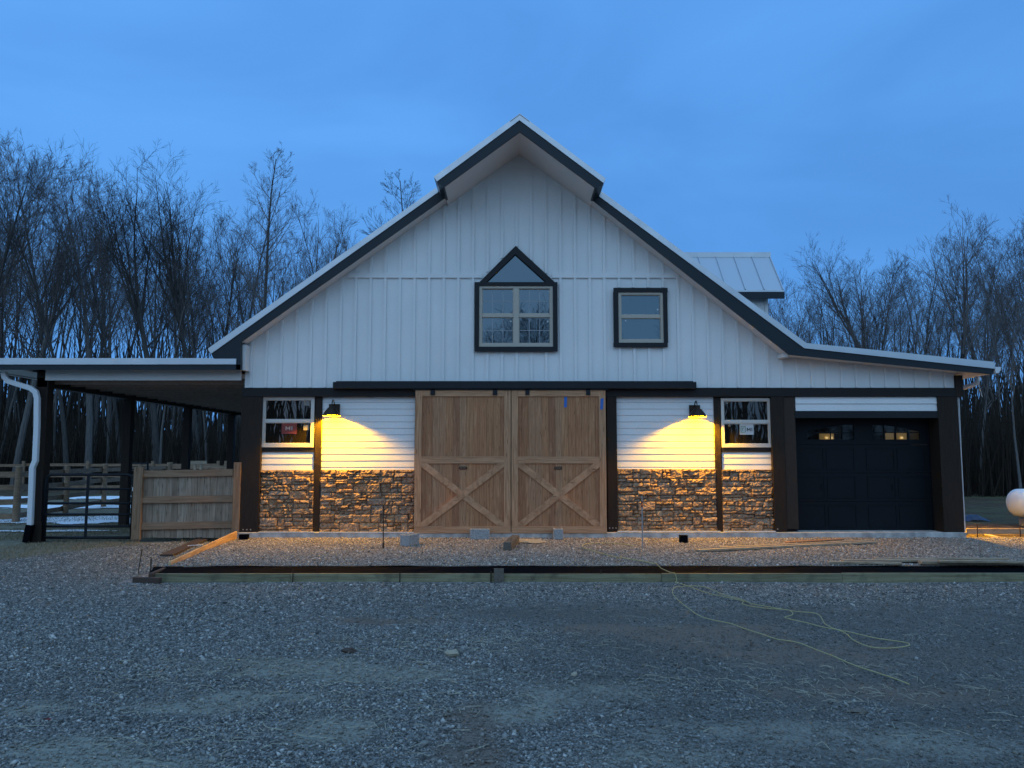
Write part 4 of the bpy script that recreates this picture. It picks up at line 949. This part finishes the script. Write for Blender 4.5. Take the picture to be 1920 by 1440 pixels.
block('concrete_block', 'grey two-hole concrete block lying lengthwise before the left cedar door', 880.5, 918.5, 1011.5, long=True)
block('concrete_block', 'concrete block standing end-on before the right cedar door', 1035.5, 1059, 1011.5, rot=R(90))
block('concrete_block', 'warm-lit concrete block turned cornerwise beside the stone wall left of the doors', 751, 780, 1024, rot=R(68))
mb = MB(); A, B = G(944,1031,PADZ), G(964,1005,PADZ); zt_ = .14
tb = empty('timber', (A.x, A.y, PADZ), 'short weathered timber beam lying on the gravel, end towards the camera', 'timber')
A = G(951, 1032, PADZ+.01); mb.bar((A.x, A.y, PADZ+.08), (A.x+.16, A.y+1.25, PADZ+.085), .145, .15); mb.build('beam', M['oldwood'], tb, bevel=.008)
def smallbox(label, x0, x1, y0, y1, nm='junction_box'):
    Z = PADZ+.01; A = G((x0+x1)/2, y1, Z); w = (x1-x0)/FPX*A.y; h = (y1-y0)/FPX*A.y*.95
    root = empty(nm, (A.x, A.y, Z), label, 'box'); mb = MB(); mb.box(A.x-w/2, A.x+w/2, A.y, A.y+.14, Z, Z+h); mb.build('box_body', M['plasticblack'], root, bevel=.006)
    mb = MB(); mb.box(A.x-w/2-.006, A.x+w/2+.006, A.y-.006, A.y+.146, Z+h, Z+h+.012); mb.build('lid', M['plasticblack'], root, bevel=.003); return root
smallbox('small black box on the gravel by the left corner post', 447.5, 463, 1003.5, 1012)
smallbox('small black box on the gravel under the right lamp', 1276, 1290, 1005, 1018)

def stake(label, xt, yt, xb, yb, Z, r=.008, m_='rust', crook=False, group='metal stakes round the pad'):
    B = G(xb, yb, Z); T = F(xt, yt, B.y); o = empty('stake', B, label, 'stake', group); mb = MB()
    mb.tube([B-Vector((0,0,.05)), (B+T)/2+Vector((.003,0,0)), T], r, 6); mb.build('rod', M[m_], o)
    if crook: mb = MB(); mb.tube([T-Vector((0,0,.10)), T+Vector((.05,0,-.045)), T+Vector((.12,0,-.02))], r*.9, 6); mb.build('arm', M[m_], o); mb = MB(); mb.tube([B+Vector((0,0,.02)), B+Vector((0,0,.12))], r*1.6, 6); mb.build('sleeve', M['rust'], o)
    return o
stake('tall brown crooked stake standing in front of the stone wall left of the doors', 718.5, 948, 718.5, 1030, PADZ, .011, 'rust', True)
sk = stake('tall galvanised stake with an orange band in front of the right stone wall', 1203.5, 930, 1204.5, 1030, PADZ, .014, 'galv')
q = F(1203.7, 945, G(1204.5,1030,PADZ).y); mb = MB(); mb.tube([q+Vector((0,0,.05)), q+Vector((0,0,-.06))], .016, 8); mb.build('band', M['red'], sk)
stake('thin leaning rebar stake at the far left corner of the form board', 266.5, 1029, 258.5, 1075, LOTZ)
stake('short rebar stake right against the left end of the form board', 283.5, 1047, 281, 1086, LOTZ, .011)
for x, y0, y1, lb in ((548.5,1068,1090,'first rebar stake from the left pinned to the front of the form board'), (919.5,1070,1090,'rebar stake on the form board just left of its wooden stub'),
    (749,1075,1090,'faint rebar stake on the form board below the cinder block by the stone wall'), (1126,1068,1089,'rebar stake on the form board right of its wooden stub'),
    (1346.5,1062,1086,'rebar stake on the form board right of the yellow cord'), (1583,1062,1083,'rebar stake on the form board below the left end of the lumber pile'),
    (1857,1056,1078,'rightmost rebar stake pinned to the form board')):
    stake(lb, x+.8, y0, x, y1+2, LOTZ, .009)
stake('thin rebar stub behind the black strip near the left lamp pool', 596, 1053, 596, 1064, PADZ, .007)
stake('lone rebar stake in the lit yard right of the barn', 1832, 983, 1832.5, 1008, -.15, .010)
stake('rebar stake in the lit yard at the right edge of the photo', 1912, 988, 1913.5, 1009, -.15, .012)

# form boards round the pad
YF = 11.90
fb = empty('form_board', (0, YF, LOTZ), 'long greenish treated board edging the front of the gravel pad', 'board'); mb = MB()
xs_ = [F(x, 1080, YF).x for x in (282, 545, 922, 1240, 1578, 2060)]; rr = random.Random(3)
for i in range(5): mb.box(xs_[i]+.002, xs_[i+1]-.002, YF-.02+rr.uniform(-.006,.006), YF+.02, LOTZ-.04, -.146+(.012 if i > 3 else 0)+rr.uniform(-.004,.004))
mb.build('board', M['treated'], fb, bevel=.003)
mb = MB(); pbox(mb, 926, 944.5, 1066.5, 1092, YF-.075, .05); mb.build('stub', M['oldwood'], fb, bevel=.004)
bs = MB(); n = 60; xa_, xb_ = F(288,1070,12.1).x, F(2060,1070,12.1).x
v = []
for i in range(n+1):
    x = xa_+(xb_-xa_)*i/n
    for j, (y, z) in enumerate(((YF+.022, -.150), (YF+.14, -.135), (YF+.24, -.110), (12.22, PADZ-.012), (12.30, PADZ-.03))):
        xx = x - (.0 if i else -.04*(4-j)*.0); v.append((xx + (-.02*j if i == 0 else 0), y+rr.uniform(-.008,.008), z+rr.uniform(-.006,.006)))
bs.add(v, [(i*5+j, (i+1)*5+j, (i+1)*5+j+1, i*5+j+1) for i in range(n) for j in range(4)])
o_ = bs.build('black_edge_sheet', M['plasticblack']); tag(o_, 'long black plastic strip lying behind the green form board', 'plastic strip')
A, B = F(442.5, 1006, 16.25), F(318, 1066, 12.32)
sb = empty('side_board', (B.x, B.y, PADZ), 'lamp-lit yellow pine board edging the left side of the pad', 'board'); mb = MB(); mb.bar(B+Vector((0,0,.02)), A+Vector((0,0,.02)), .04, .18); mb.build('board', M['pine'], sb, bevel=.003)
C_ = F(272, 1079, 11.75); cb = empty('corner_block', (C_.x, C_.y, LOTZ), 'low dark timber offcut at the left end of the form board', 'board'); mb = MB(); mb.bar((C_.x-.20, C_.y+.08, LOTZ+.04), (C_.x+.22, C_.y+.02, LOTZ+.04), .09, .09); mb.bar((C_.x+.05, C_.y+.06, LOTZ+.09), (B.x-.02, B.y, LOTZ+.13), .06, .10); mb.build('offcut', M['brownboard'], cb, bevel=.006)
A, B = G(312,1042,-.2), G(385,1011,-.14); bb = empty('brown_board', A, 'dark brown board lying on the gravel left of the lit side board', 'board'); mb = MB(); mb.bar((A.x,A.y,-.19), (B.x,B.y,-.12), .24, .03); mb.bar((B.x-.1,B.y-.2,-.09), (B.x+.55,B.y+.35,-.08), .2, .03); mb.build('board', M['brownboard'], bb)
A, B = G(352,1027,-.16), G(378,1027,-.16); ws = empty('white_strip', A, 'thin white strip lying across the brown board', 'trim strip'); mb = MB(); mb.bar((A.x,A.y,-.12), (B.x+.02,B.y,-.10), .03, .012); mb.build('strip', M['gutter'], ws)
# planks on the pad, right
def plank(label, a, b, w, Z, th=.035, m_='plank', group='loose lumber on the pad', lift=0):
    A, B = G(*a, Z), G(*b, Z); o = empty('plank', A, label, 'plank', group); mb = MB(); mb.bar(A+Vector((0,0,th/2)), B+Vector((0,0,th/2+lift)), w, th); mb.build('board', M[m_], o, bevel=.003); return o
Zp = PADZ+.02
plank('lamp-lit plank lying askew on the gravel right of the black box, the longer one', (1308,1034), (1638,1018), .11, Zp)
plank('lamp-lit plank just behind the longer askew one on the gravel', (1350,1029), (1632,1015.5), .10, Zp+.002)
plank('shorter reddish board behind the two lamp-lit planks', (1475,1017.5), (1580,1011.5), .10, Zp, .02, 'cedar_frame_x')
plank('long pale board on top of the lumber along the black strip, left one', (1580,1053), (1755,1052), .12, PADZ+.03, .03)
plank('split grey board lying low at the left of the lumber by the strip', (1553,1056), (1690,1058), .09, PADZ+.02, .03)
plank('pale board tapering to a point in the middle of the lumber by the strip', (1725,1057), (1920,1058), .14, PADZ+.02, .045)
plank('thin straight board at the back of the lumber by the strip', (1640,1049.5), (1890,1049.5), .07, PADZ+.04, .03)
plank('long board running out of the photo at right behind the lumber', (1760,1054), (1960,1056), .09, PADZ+.06, .03)
plank('thin board slanting down to the right edge in the lit yard', (1850,1004), (1925,1023), .10, -.12, .03, group='loose lumber in the right yard')
plank('brown sill board at the foot of the garage corner post', (1790,1003), (1812,1003), .1, -.05, .06, group='loose lumber in the right yard')
plank('level kerb board across the lit yard right of the barn', (1812,1001), (1990,1001), .05, -.14, .12, group='loose lumber in the right yard')

# yellow cord
def cordpath(pts, zf, r, mb):
    P3 = []
    for i in range(len(pts)-1):
        p0, p1, p2, p3 = pts[max(i-1,0)], pts[i], pts[i+1], pts[min(i+2,len(pts)-1)]
        for k in range(6):
            t_ = k/6; a = [0.5*((2*p1[j])+(-p0[j]+p2[j])*t_+(2*p0[j]-5*p1[j]+4*p2[j]-p3[j])*t_**2+(-p0[j]+3*p1[j]-3*p2[j]+p3[j])*t_**3) for j in (0,1)]
            P3.append(zf(*a))
    P3.append(zf(*pts[-1])); mb.tube(P3, r, 6)
def lotp(x, y):
    p_ = G(x, y, LOTZ+.035); return Vector((p_.x, p_.y, zl_(p_.x, p_.y)+.036))
mb = MB(); cordpath([(1266,1091),(1270,1093),(1290,1099),(1325,1112),(1370,1122),(1393,1127),(1392,1132),(1410,1137),(1445,1141),(1475,1143),(1486,1148),(1484,1153),(1472,1156),(1478,1159),(1510,1166),(1545,1175),(1588,1183),(1640,1195),(1675,1200),(1700,1204),(1705,1208),(1695,1211),(1665,1214),(1640,1213),(1622,1209),(1600,1199),(1585,1186),(1560,1176),(1546,1168),(1538,1155),(1525,1149),(1500,1147),(1485,1145),(1450,1139),(1410,1132),(1390,1124),(1355,1115),(1325,1102),(1305,1099),(1280,1100),(1265,1102),(1261,1112),(1270,1124),(1288,1138),(1310,1153),(1335,1161),(1370,1168),(1392,1176),(1410,1182),(1432,1189),(1455,1197),(1475,1200),(1500,1205),(1530,1217),(1560,1228),(1600,1245),(1640,1258),(1680,1271),(1705,1281)], lotp, .0055, mb)
def padp(x, y): p_ = G(x, y, PADZ+.035); return p_
cordpath([(1226,1057),(1205,1052),(1150,1043),(1110,1032),(1093,1026),(1098,1020),(1125,1018),(1160,1019),(1190,1024)], padp, .008, mb)
A = [F(1226,1057,12.36)+Vector((0,0,.03)), F(1240,1067,12.05)+Vector((0,0,.01)), F(1256,1073,11.93), F(1265,1074,11.87), F(1268,1082,11.855), F(1269,1090,11.83)+Vector((0,0,0)), lotp(1266,1091)]
mb.tube(A, .0055, 6)
tag(mb.build('extension_cord', M['cord'], smooth=True), 'yellow cord looping from the pad over the form board and across the lot', 'cord')

# propane tank
TY = 20.5; TC = F(1920, 943, TY); tk_ = empty('propane_tank', (TC.x+1.0, TY, zl_(TC.x+1, TY)), 'white propane tank at the right edge, half out of the photo', 'tank')
mb = MB(); r_ = .37; xs0 = F(1892.5, 943, TY).x; prof = [(0,0)]+[(r_*math.sin(k*math.pi/20), .26*(1-math.cos(k*math.pi/20))) for k in range(1, 11)]+[(r_, 2.1)]+[(r_*math.cos(k*math.pi/20), 2.1+.26*math.sin(k*math.pi/20)) for k in range(1, 11)]
n = 36; v = [(xs0+h_, TY+rr_*math.cos(2*math.pi*k/n), TC.z+rr_*math.sin(2*math.pi*k/n)) for rr_, h_ in prof for k in range(n)]
mb.add(v, [(i*n+k, (i+1)*n+k, (i+1)*n+(k+1)%n, i*n+(k+1)%n) for i in range(len(prof)-1) for k in range(n)]); mb.build('shell', M['tank'], tk_, smooth=True)
mb = MB(); mb.tube([(xs0+1.15, TY, TC.z+r_-.02), (xs0+1.15, TY, TC.z+r_+.14)], .14, 20); mb.build('valve_dome', M['tank'], tk_, smooth=False)
for dx in (.45, 1.8):
    mb = MB(); mb.box(xs0+dx-.06, xs0+dx+.06, TY-.26, TY+.26, zl_(TC.x+1,TY)-.05, TC.z-r_+.08); mb.build('leg', M['galv'], tk_)
# blue tarp heap and twigs on the right yard
q = G(1822, 975, -.22); bt_ = MB(); rr = random.Random(9); nv = []
for j in range(7):
    for i in range(9): nv.append((q.x-.45+i*.11, q.y-.3+j*.1, zl_(q.x,q.y) + (.17*max(0,1-((i-4)/4.2)**2-((j-3)/3.4)**2)+rr.uniform(0,.03))))
bt_.add(nv, [(j*9+i, j*9+i+1, (j+1)*9+i+1, (j+1)*9+i) for j in range(6) for i in range(8)]); tag(bt_.build('tarp', M['bluetarp']), 'crumpled blue tarp on the ground between barn and tank', 'tarp')

# odds and ends on the lot
def rock(label, px, py, s, m_='concrete', sq=(1,1,.5), nm='rock', cat='rock', seed=1):
    P0 = G(px, py, LOTZ); rr = random.Random(seed); mb = MB(); n1, n2 = 8, 5; v = []
    for j in range(n2+1):
        for i in range(n1):
            a = 2*math.pi*i/n1; b_ = math.pi*j/n2; k = s*(1+rr.uniform(-.22,.22)) if 0 < j < n2 else s
            v.append((P0.x+k*sq[0]*math.sin(b_)*math.cos(a), P0.y+k*sq[1]*math.sin(b_)*math.sin(a), zl_(P0.x,P0.y)+s*sq[2]*.6+k*sq[2]*math.cos(b_)))
    mb.add(v, [(j*n1+i, j*n1+(i+1)%n1, (j+1)*n1+(i+1)%n1, (j+1)*n1+i) for j in range(n2) for i in range(n1)]); return tag(mb.build(nm, M[m_]), label, cat)
rock('pale lumpy stone with a dark foot in the middle of the lot', 846, 1232, .055, 'sand', (1.3,1,.7), seed=2)
rock('brown clod of earth left of the pale stone on the lot', 655, 1225, .05, 'brownboard', (1.5,1,.6), 'clod', 'clod', 3)
rock('tiny red scrap on the gravel near the lower left', 91, 1350, .022, 'red', (1.6,.8,.4), 'scrap', 'litter', 4)
M['dirt'] = mat('brown_dirt', (0.085,0.060,0.045), 0.95, spec=0.05); t = NT(M['dirt']); t.bump(t.noise(t.pos(), 30, 5), 0.8, 0.02)
rock('small pale pebble right of centre on the lot', 1077, 1269, .03, 'sand', (1,1,.7), seed=6)
rock('dark flat stone low on the right half of the lot', 1610, 1337, .05, 'oldwood', (1.6,1,.4), seed=7)

# ------------------------------------------------------------------ trees
def tree_mesh(seed, Ht, kind):
    rr = random.Random(seed); trunk = []; crown = []
    def perp(d):
        a = Vector((rr.gauss(0,1), rr.gauss(0,1), rr.gauss(0,1))); a -= d*a.dot(d); return a.normalized()
    def branch(p, d, L, r, lvl, maxl, out, up, dens):
        n = 4 if lvl < 2 else 2
        pts = [p.copy()]; rs = [r]; dd = d.copy()
        for i in range(n):
            dd = (dd + perp(dd)*rr.uniform(0, .06 if lvl < 3 else .13) + Vector((0,0,up*(.20 if lvl < 3 else .10)))).normalized()
            pts.append(pts[-1] + dd*(L/n)); rs.append(max(.0042, r*(1-(i+1)/n*.80)))
        out.append((pts, rs, 5 if lvl == 1 else 3))
        if lvl >= maxl: return
        nk = {1: 7, 2: 6, 3: 6}[lvl]; nk = max(2, int(nk*dens*rr.uniform(.8, 1.25)))
        for k in range(nk):
            t_ = rr.uniform(.22, 1.0) if k else .97; f = t_*n; i = min(n-1, int(f)); q = pts[i].lerp(pts[i+1], f-i); dl = (pts[i+1]-pts[i]).normalized()
            a = rr.uniform(R(20), R(44)); nd = (dl*math.cos(a) + perp(dl)*math.sin(a)).normalized()
            if nd.z < .1: nd.z = .12; nd.normalize()
            branch(q, nd, L*rr.uniform(.36, .62)*(1-.25*t_), max(.0055, rs[i]*.50), lvl+1, maxl, out, up, dens)
    # trunk
    n = 9; p = Vector((0,0,-.15)); d = Vector((rr.uniform(-.05,.05), rr.uniform(-.05,.05), 1)).normalized(); lean = Vector((rr.uniform(-.03,.03), rr.uniform(-.03,.03), 0))
    r0 = {'big': .18, 'fork': .18, 'cone': .18, 'slim': .12, 'pole': .085}[kind]*Ht/18; top = {'big': .9, 'fork': .57, 'cone': 1.0, 'slim': .97, 'pole': .96}[kind]*Ht
    pts = [p.copy()]; rs = [r0*1.25]
    for i in range(n):
        d = (d + lean + perp(d)*rr.uniform(0, .055)).normalized(); pts.append(pts[-1]+d*(top/n)); rs.append(r0*(1-(i+1)/n*(.88 if kind != 'fork' else .35)))
    trunk.append((pts, rs, 8))
    def at(t_): f = t_*n; i = min(n-1, int(f)); return pts[i].lerp(pts[i+1], f-i), (pts[i+1]-pts[i]).normalized(), rs[i]
    if kind == 'fork':
        for k in range(rr.randint(5, 7)):
            q, dl, r_ = at(rr.uniform(.80, 1.0) if k else 1.0); a = rr.uniform(R(6), R(22)); nd = (dl*math.cos(a)+perp(dl)*math.sin(a)).normalized()
            L = Ht*rr.uniform(.37, .43)
            # co-dominant leader: like a small trunk
            P = [q.copy()]; rs2 = [r_*.62]; dd = nd
            for i in range(5): dd = (dd + perp(dd)*.09 + Vector((0,0,.10))).normalized(); P.append(P[-1]+dd*(L/5)); rs2.append(max(.012, rs2[0]*(1-(i+1)/5*.9)))
            crown.append((P, rs2, 6))
            for j in range(12):
                t_ = rr.uniform(.28, 1)*5; i = min(4, int(t_)); t_ = t_; qq = P[i].lerp(P[i+1], t_-i); dl2 = (P[i+1]-P[i]).normalized(); a = rr.uniform(R(24), R(48)); nd2 = (dl2*math.cos(a)+perp(dl2)*math.sin(a)).normalized()
                if nd2.z < .05: nd2.z = .1; nd2.normalize()
                branch(qq, nd2, L*rr.uniform(.26, .48)*(1.15-t_/5*.6), max(.012, rs2[i]*.45), 2, 4, crown, .5, 1.0)
        nl, lo = 3, .6
    else:
        nl, lo = {'big': (24, .42), 'cone': (38, .24), 'slim': (20, .48), 'pole': (12, .50)}[kind]
    for k in range(nl):
        u = (k+rr.random())/nl; t_ = lo + (1-lo)*u; q, dl, r_ = at(min(.995, t_))
        a = {'big': rr.uniform(R(22), R(42)), 'cone': rr.uniform(R(32), R(52)), 'slim': rr.uniform(R(18), R(38)), 'pole': rr.uniform(R(18), R(38)), 'fork': rr.uniform(R(40), R(65))}[kind]
        nd = (dl*math.cos(a)+perp(dl)*math.sin(a)).normalized()
        if nd.z < .1: nd.z = .15; nd.normalize()
        L = {'big': Ht*.34*(1.12-u*.75), 'cone': Ht*.26*(1.08-u*.88), 'slim': Ht*.20*(1.1-u*.7), 'pole': Ht*.17*(1.1-u*.7), 'fork': Ht*.16}[kind]*rr.uniform(.75, 1.15)
        branch(q, nd, L, max(.014, r_*.42), 1, 3 if kind in ('slim','pole') else 4, crown, .5 if kind != 'cone' else .42, {'big': .9, 'cone': .85, 'slim': .95, 'pole': .85, 'fork': .6}[kind])
    def tubes(lst, name, mt):
        V = []; Fc = []; o = 0
        for pts_, rs_, m in lst:
            prev = None
            for i, p_ in enumerate(pts_):
                dd = (pts_[min(i+1, len(pts_)-1)] - pts_[max(i-1, 0)]).normalized()
                if prev is None: prev = dd.cross(Vector((.3,.2,.93) if abs(dd.z) < .8 else (1,.1,0))).normalized()
                else: prev = (prev - dd*prev.dot(dd)).normalized()
                y = dd.cross(prev)
                for k in range(m):
                    a = 2*math.pi*k/m; V.append(p_ + (prev*math.cos(a)+y*math.sin(a))*rs_[i])
            for i in range(len(pts_)-1):
                for k in range(m): Fc.append((o+i*m+k, o+i*m+(k+1)%m, o+(i+1)*m+(k+1)%m, o+(i+1)*m+k))
            o += len(pts_)*m
        me = bpy.data.meshes.new(name); me.from_pydata(V, [], Fc); me.materials.append(mt); me.update()
        return me
    return tubes(trunk, 'trunk', M['bark']), tubes(crown, 'crown', M['twig'])
KIND = {}
for i, (k, h) in enumerate((('cone', 20), ('big', 19), ('fork', 18), ('fork', 20), ('slim', 18), ('slim', 16), ('pole', 14), ('big', 17), ('pole', 12), ('slim', 19))):
    KIND.setdefault(k, []).append((tree_mesh(100+i, h, k), h))
def place_tree(x, y, h, kind, which, rot, label, group, name='bare_tree', lean=(0,0)):
    (tm, cm), h0 = KIND[kind][which % len(KIND[kind])]
    root = bpy.data.objects.new(name, None); col.objects.link(root); root.location = (x, y, float(H(x, y))); s_ = h/h0
    root.scale = (s_, s_, s_); root.rotation_euler = (lean[0], lean[1], rot); tag(root, label, 'tree', group)
    for nm, me in (('trunk', tm), ('crown', cm)):
        o = bpy.data.objects.new(nm, me); col.objects.link(o); o.parent = root
    return root
def tree_at(px, pytop, Y, kind, which, rot, label, group=None, lean=(0,0)):
    T = F(px, pytop, Y); return place_tree(T.x, Y, (T.z - float(H(T.x, Y)))*1.0, kind, which, rot, label, group, lean=lean)
key = [
 (512,290,46,'cone',0,.5,'tall cone-shaped bare tree standing out left of the barn roof'),
 (322,308,44,'fork',0,1.0,'broad fan-shaped bare tree with many forks above the lean-to'),
 (196,262,42,'big',0,2.2,'tallest bare tree above the lean-to with a forked pointed top'),
 (395,330,47,'fork',1,3.1,'bare tree close right of the broad fan-shaped one'),
 (60,318,43,'fork',1,.2,'rounded bare tree near the left edge of the photo'),
 (-12,240,38,'big',1,1.1,'bare tree cut by the left edge of the photo, reaching high'),
 (112,300,50,'big',1,4.0,'bare tree between the left-edge one and the tallest'),
 (603,400,55,'slim',0,.6,'slim bare tree right of the cone-shaped tree'),
 (648,372,52,'slim',1,2.0,'left one of the two thin bare trees above the left roof slope'),
 (688,385,54,'slim',2,4.4,'right one of the two thin bare trees above the left roof slope'),
 (757,335,50,'cone',0,3.0,'bare treetop peeping over the roof left of its raised centre'),
 (455,345,52,'slim',2,1.6,'slender bare tree just left of the cone-shaped tree'),
 (575,385,50,'fork',0,5.0,'dense low-forking bare tree behind the cone-shaped tree'),
 (250,345,49,'slim',1,2.6,'slender bare tree between the tallest and the fan-shaped tree'),
 (1635,418,47,'fork',1,.9,'tall forked bare tree right of the dormer'),
 (1762,408,45,'fork',0,2.4,'wide forked bare tree above the right lean-to roof'),
 (1905,395,42,'big',1,.4,'bare tree at the right edge of the photo'),
 (1490,492,56,'big',0,1.5,'bushy bare tree directly behind the dormer'),
 (1560,520,58,'slim',0,3.3,'lower bare tree between the dormer and the tall forked one'),
 (1845,455,50,'slim',2,5.2,'slender bare tree left of the right-edge tree'),
 (1700,470,55,'slim',1,4.1,'slender bare tree between the two forked ones on the right'),
]
for q in key: tree_at(*q)
# dark leaning trunk close at the right
tree_at(1893, 560, 33, 'slim', 0, 1.0, 'dark leaning bare tree just above the propane tank', lean=(0, R(4)))
rr = random.Random(77)
GL = 'slender bare trees filling the wood on the left'; GR = 'slender bare trees filling the wood on the right'
def wood_fill(n, pxa, pxb, ya, yb, topf, label, group, power=1.0):
    k = 0; tries = 0; pts = []
    while k < n and tries < 20000:
        tries += 1; Y = ya + (yb-ya)*rr.random()**power; px = rr.uniform(pxa, pxb); x = (px-960)/FPX*Y*1.0
        if any((x-a)**2+(Y-b)**2 < 1.0 for a, b in pts): continue
        pts.append((x, Y)); top = topf(px) + rr.uniform(0, 130); T = F(px, top, Y); h = T.z+.2
        if h < 7: continue
        kd = rr.choice(['slim','slim','slim','slim','pole','pole','pole','pole','big']) if Y < 62 else rr.choice(['slim','slim','pole','pole'])
        place_tree(x, Y, h, kd, rr.randint(0, 5), rr.uniform(0, 6.28), label, group); k += 1
topL = lambda px: np.interp(px, [-80, 60, 200, 300, 420, 520, 620, 700, 800], [330, 370, 350, 400, 400, 400, 480, 470, 440])
topR = lambda px: np.interp(px, [1380, 1500, 1600, 1700, 1800, 2000], [535, 505, 470, 480, 455, 425])
wood_fill(84, -110, 700, 41, 82, topL, 'one of the many thin bare trees crowding the wood behind the lean-to', GL, .9)
wood_fill(66, 1395, 2050, 38, 80, topR, 'one of the many thin bare trees crowding the wood behind the garage side', GR, .9)
wood_fill(46, -140, 720, 70, 100, lambda px: topL(px)+25, 'one of the many thin bare trees crowding the wood behind the lean-to', GL)
wood_fill(36, 1390, 2080, 70, 100, lambda px: topR(px)+15, 'one of the many thin bare trees crowding the wood behind the garage side', GR)
# the trees across the lane behind the camera, seen mirrored in the windows
for i in range(30):
    x = -26 + i*1.9 + rr.uniform(-.8, .8); Y = -26 - rr.uniform(0, 9)
    place_tree(x, Y, rr.uniform(11, 15), rr.choice(['fork','big','slim','fork']), rr.randint(0, 5), rr.uniform(0, 6.28), 'one of the bare trees behind the camera, mirrored in the upper windows', 'bare trees mirrored in the windows')

# undergrowth: thin stems and twigs too many to count
def brush(name, label, n, pxa, pxb, ya, yb, hmax, seed, rad=(.012,.05)):
    r_ = np.random.default_rng(seed); Y = r_.uniform(ya, yb, n); px = r_.uniform(pxa, pxb, n); X = (px-960)/FPX*Y
    h = r_.uniform(.25, 1, n)**1.6*hmax; z = H(X, Y)-.1; rad_ = r_.uniform(*rad, n)*(.5+h/hmax); tx = r_.normal(0, .13, (n, 2))*h[:, None]; a0 = r_.uniform(0, 6.28, n)
    v = np.zeros((n, 9, 3))
    for j, (f, k) in enumerate(((0, 1.0), (.55, .7), (1.0, .25))):
        cx = X + tx[:, 0]*f**1.5; cy = Y + tx[:, 1]*f; cz = z + h*f
        for i in range(3):
            a = a0 + 2*np.pi*i/3; v[:, j*3+i, 0] = cx+np.cos(a)*rad_*k; v[:, j*3+i, 1] = cy+np.sin(a)*rad_*k; v[:, j*3+i, 2] = cz
    q = np.array([[j*3+i, j*3+(i+1)%3, (j+1)*3+(i+1)%3, (j+1)*3+i] for j in range(2) for i in range(3)])
    f = (q[None] + 9*np.arange(n)[:, None, None]).reshape(-1, 4)
    me = bpy.data.meshes.new(name); me.vertices.add(9*n); me.vertices.foreach_set('co', v.ravel())
    me.loops.add(len(f)*4); me.loops.foreach_set('vertex_index', f.ravel().astype(np.int32))
    me.polygons.add(len(f)); me.polygons.foreach_set('loop_start', np.arange(0, len(f)*4, 4, dtype=np.int32)); me.update(calc_edges=True)
    me.materials.append(M['brush']); o = bpy.data.objects.new(name, me); col.objects.link(o); return tag(o, label, 'undergrowth', kind='stuff')
brush('undergrowth', 'dark tangle of brush and saplings at the foot of the left wood', 14000, -160, 640, 43, 100, 5.0, 1)
brush('undergrowth', 'dark tangle of brush and saplings at the foot of the right wood', 14000, 1380, 2150, 36, 100, 6.0, 2)
brush('distant_wood', 'far-off mass of bare stems deep in the left wood', 6500, -1300, 900, 82, 125, 17, 3, (.05,.16))
brush('distant_wood', 'far-off mass of bare stems deep in the right wood', 6500, 1100, 3200, 80, 125, 16, 4, (.05,.16))
brush('distant_wood', 'mass of bare stems behind the camera, mirrored dark in the lower windows', 6000, -2500, 4500, -70, -42, 12, 5, (.06,.18))
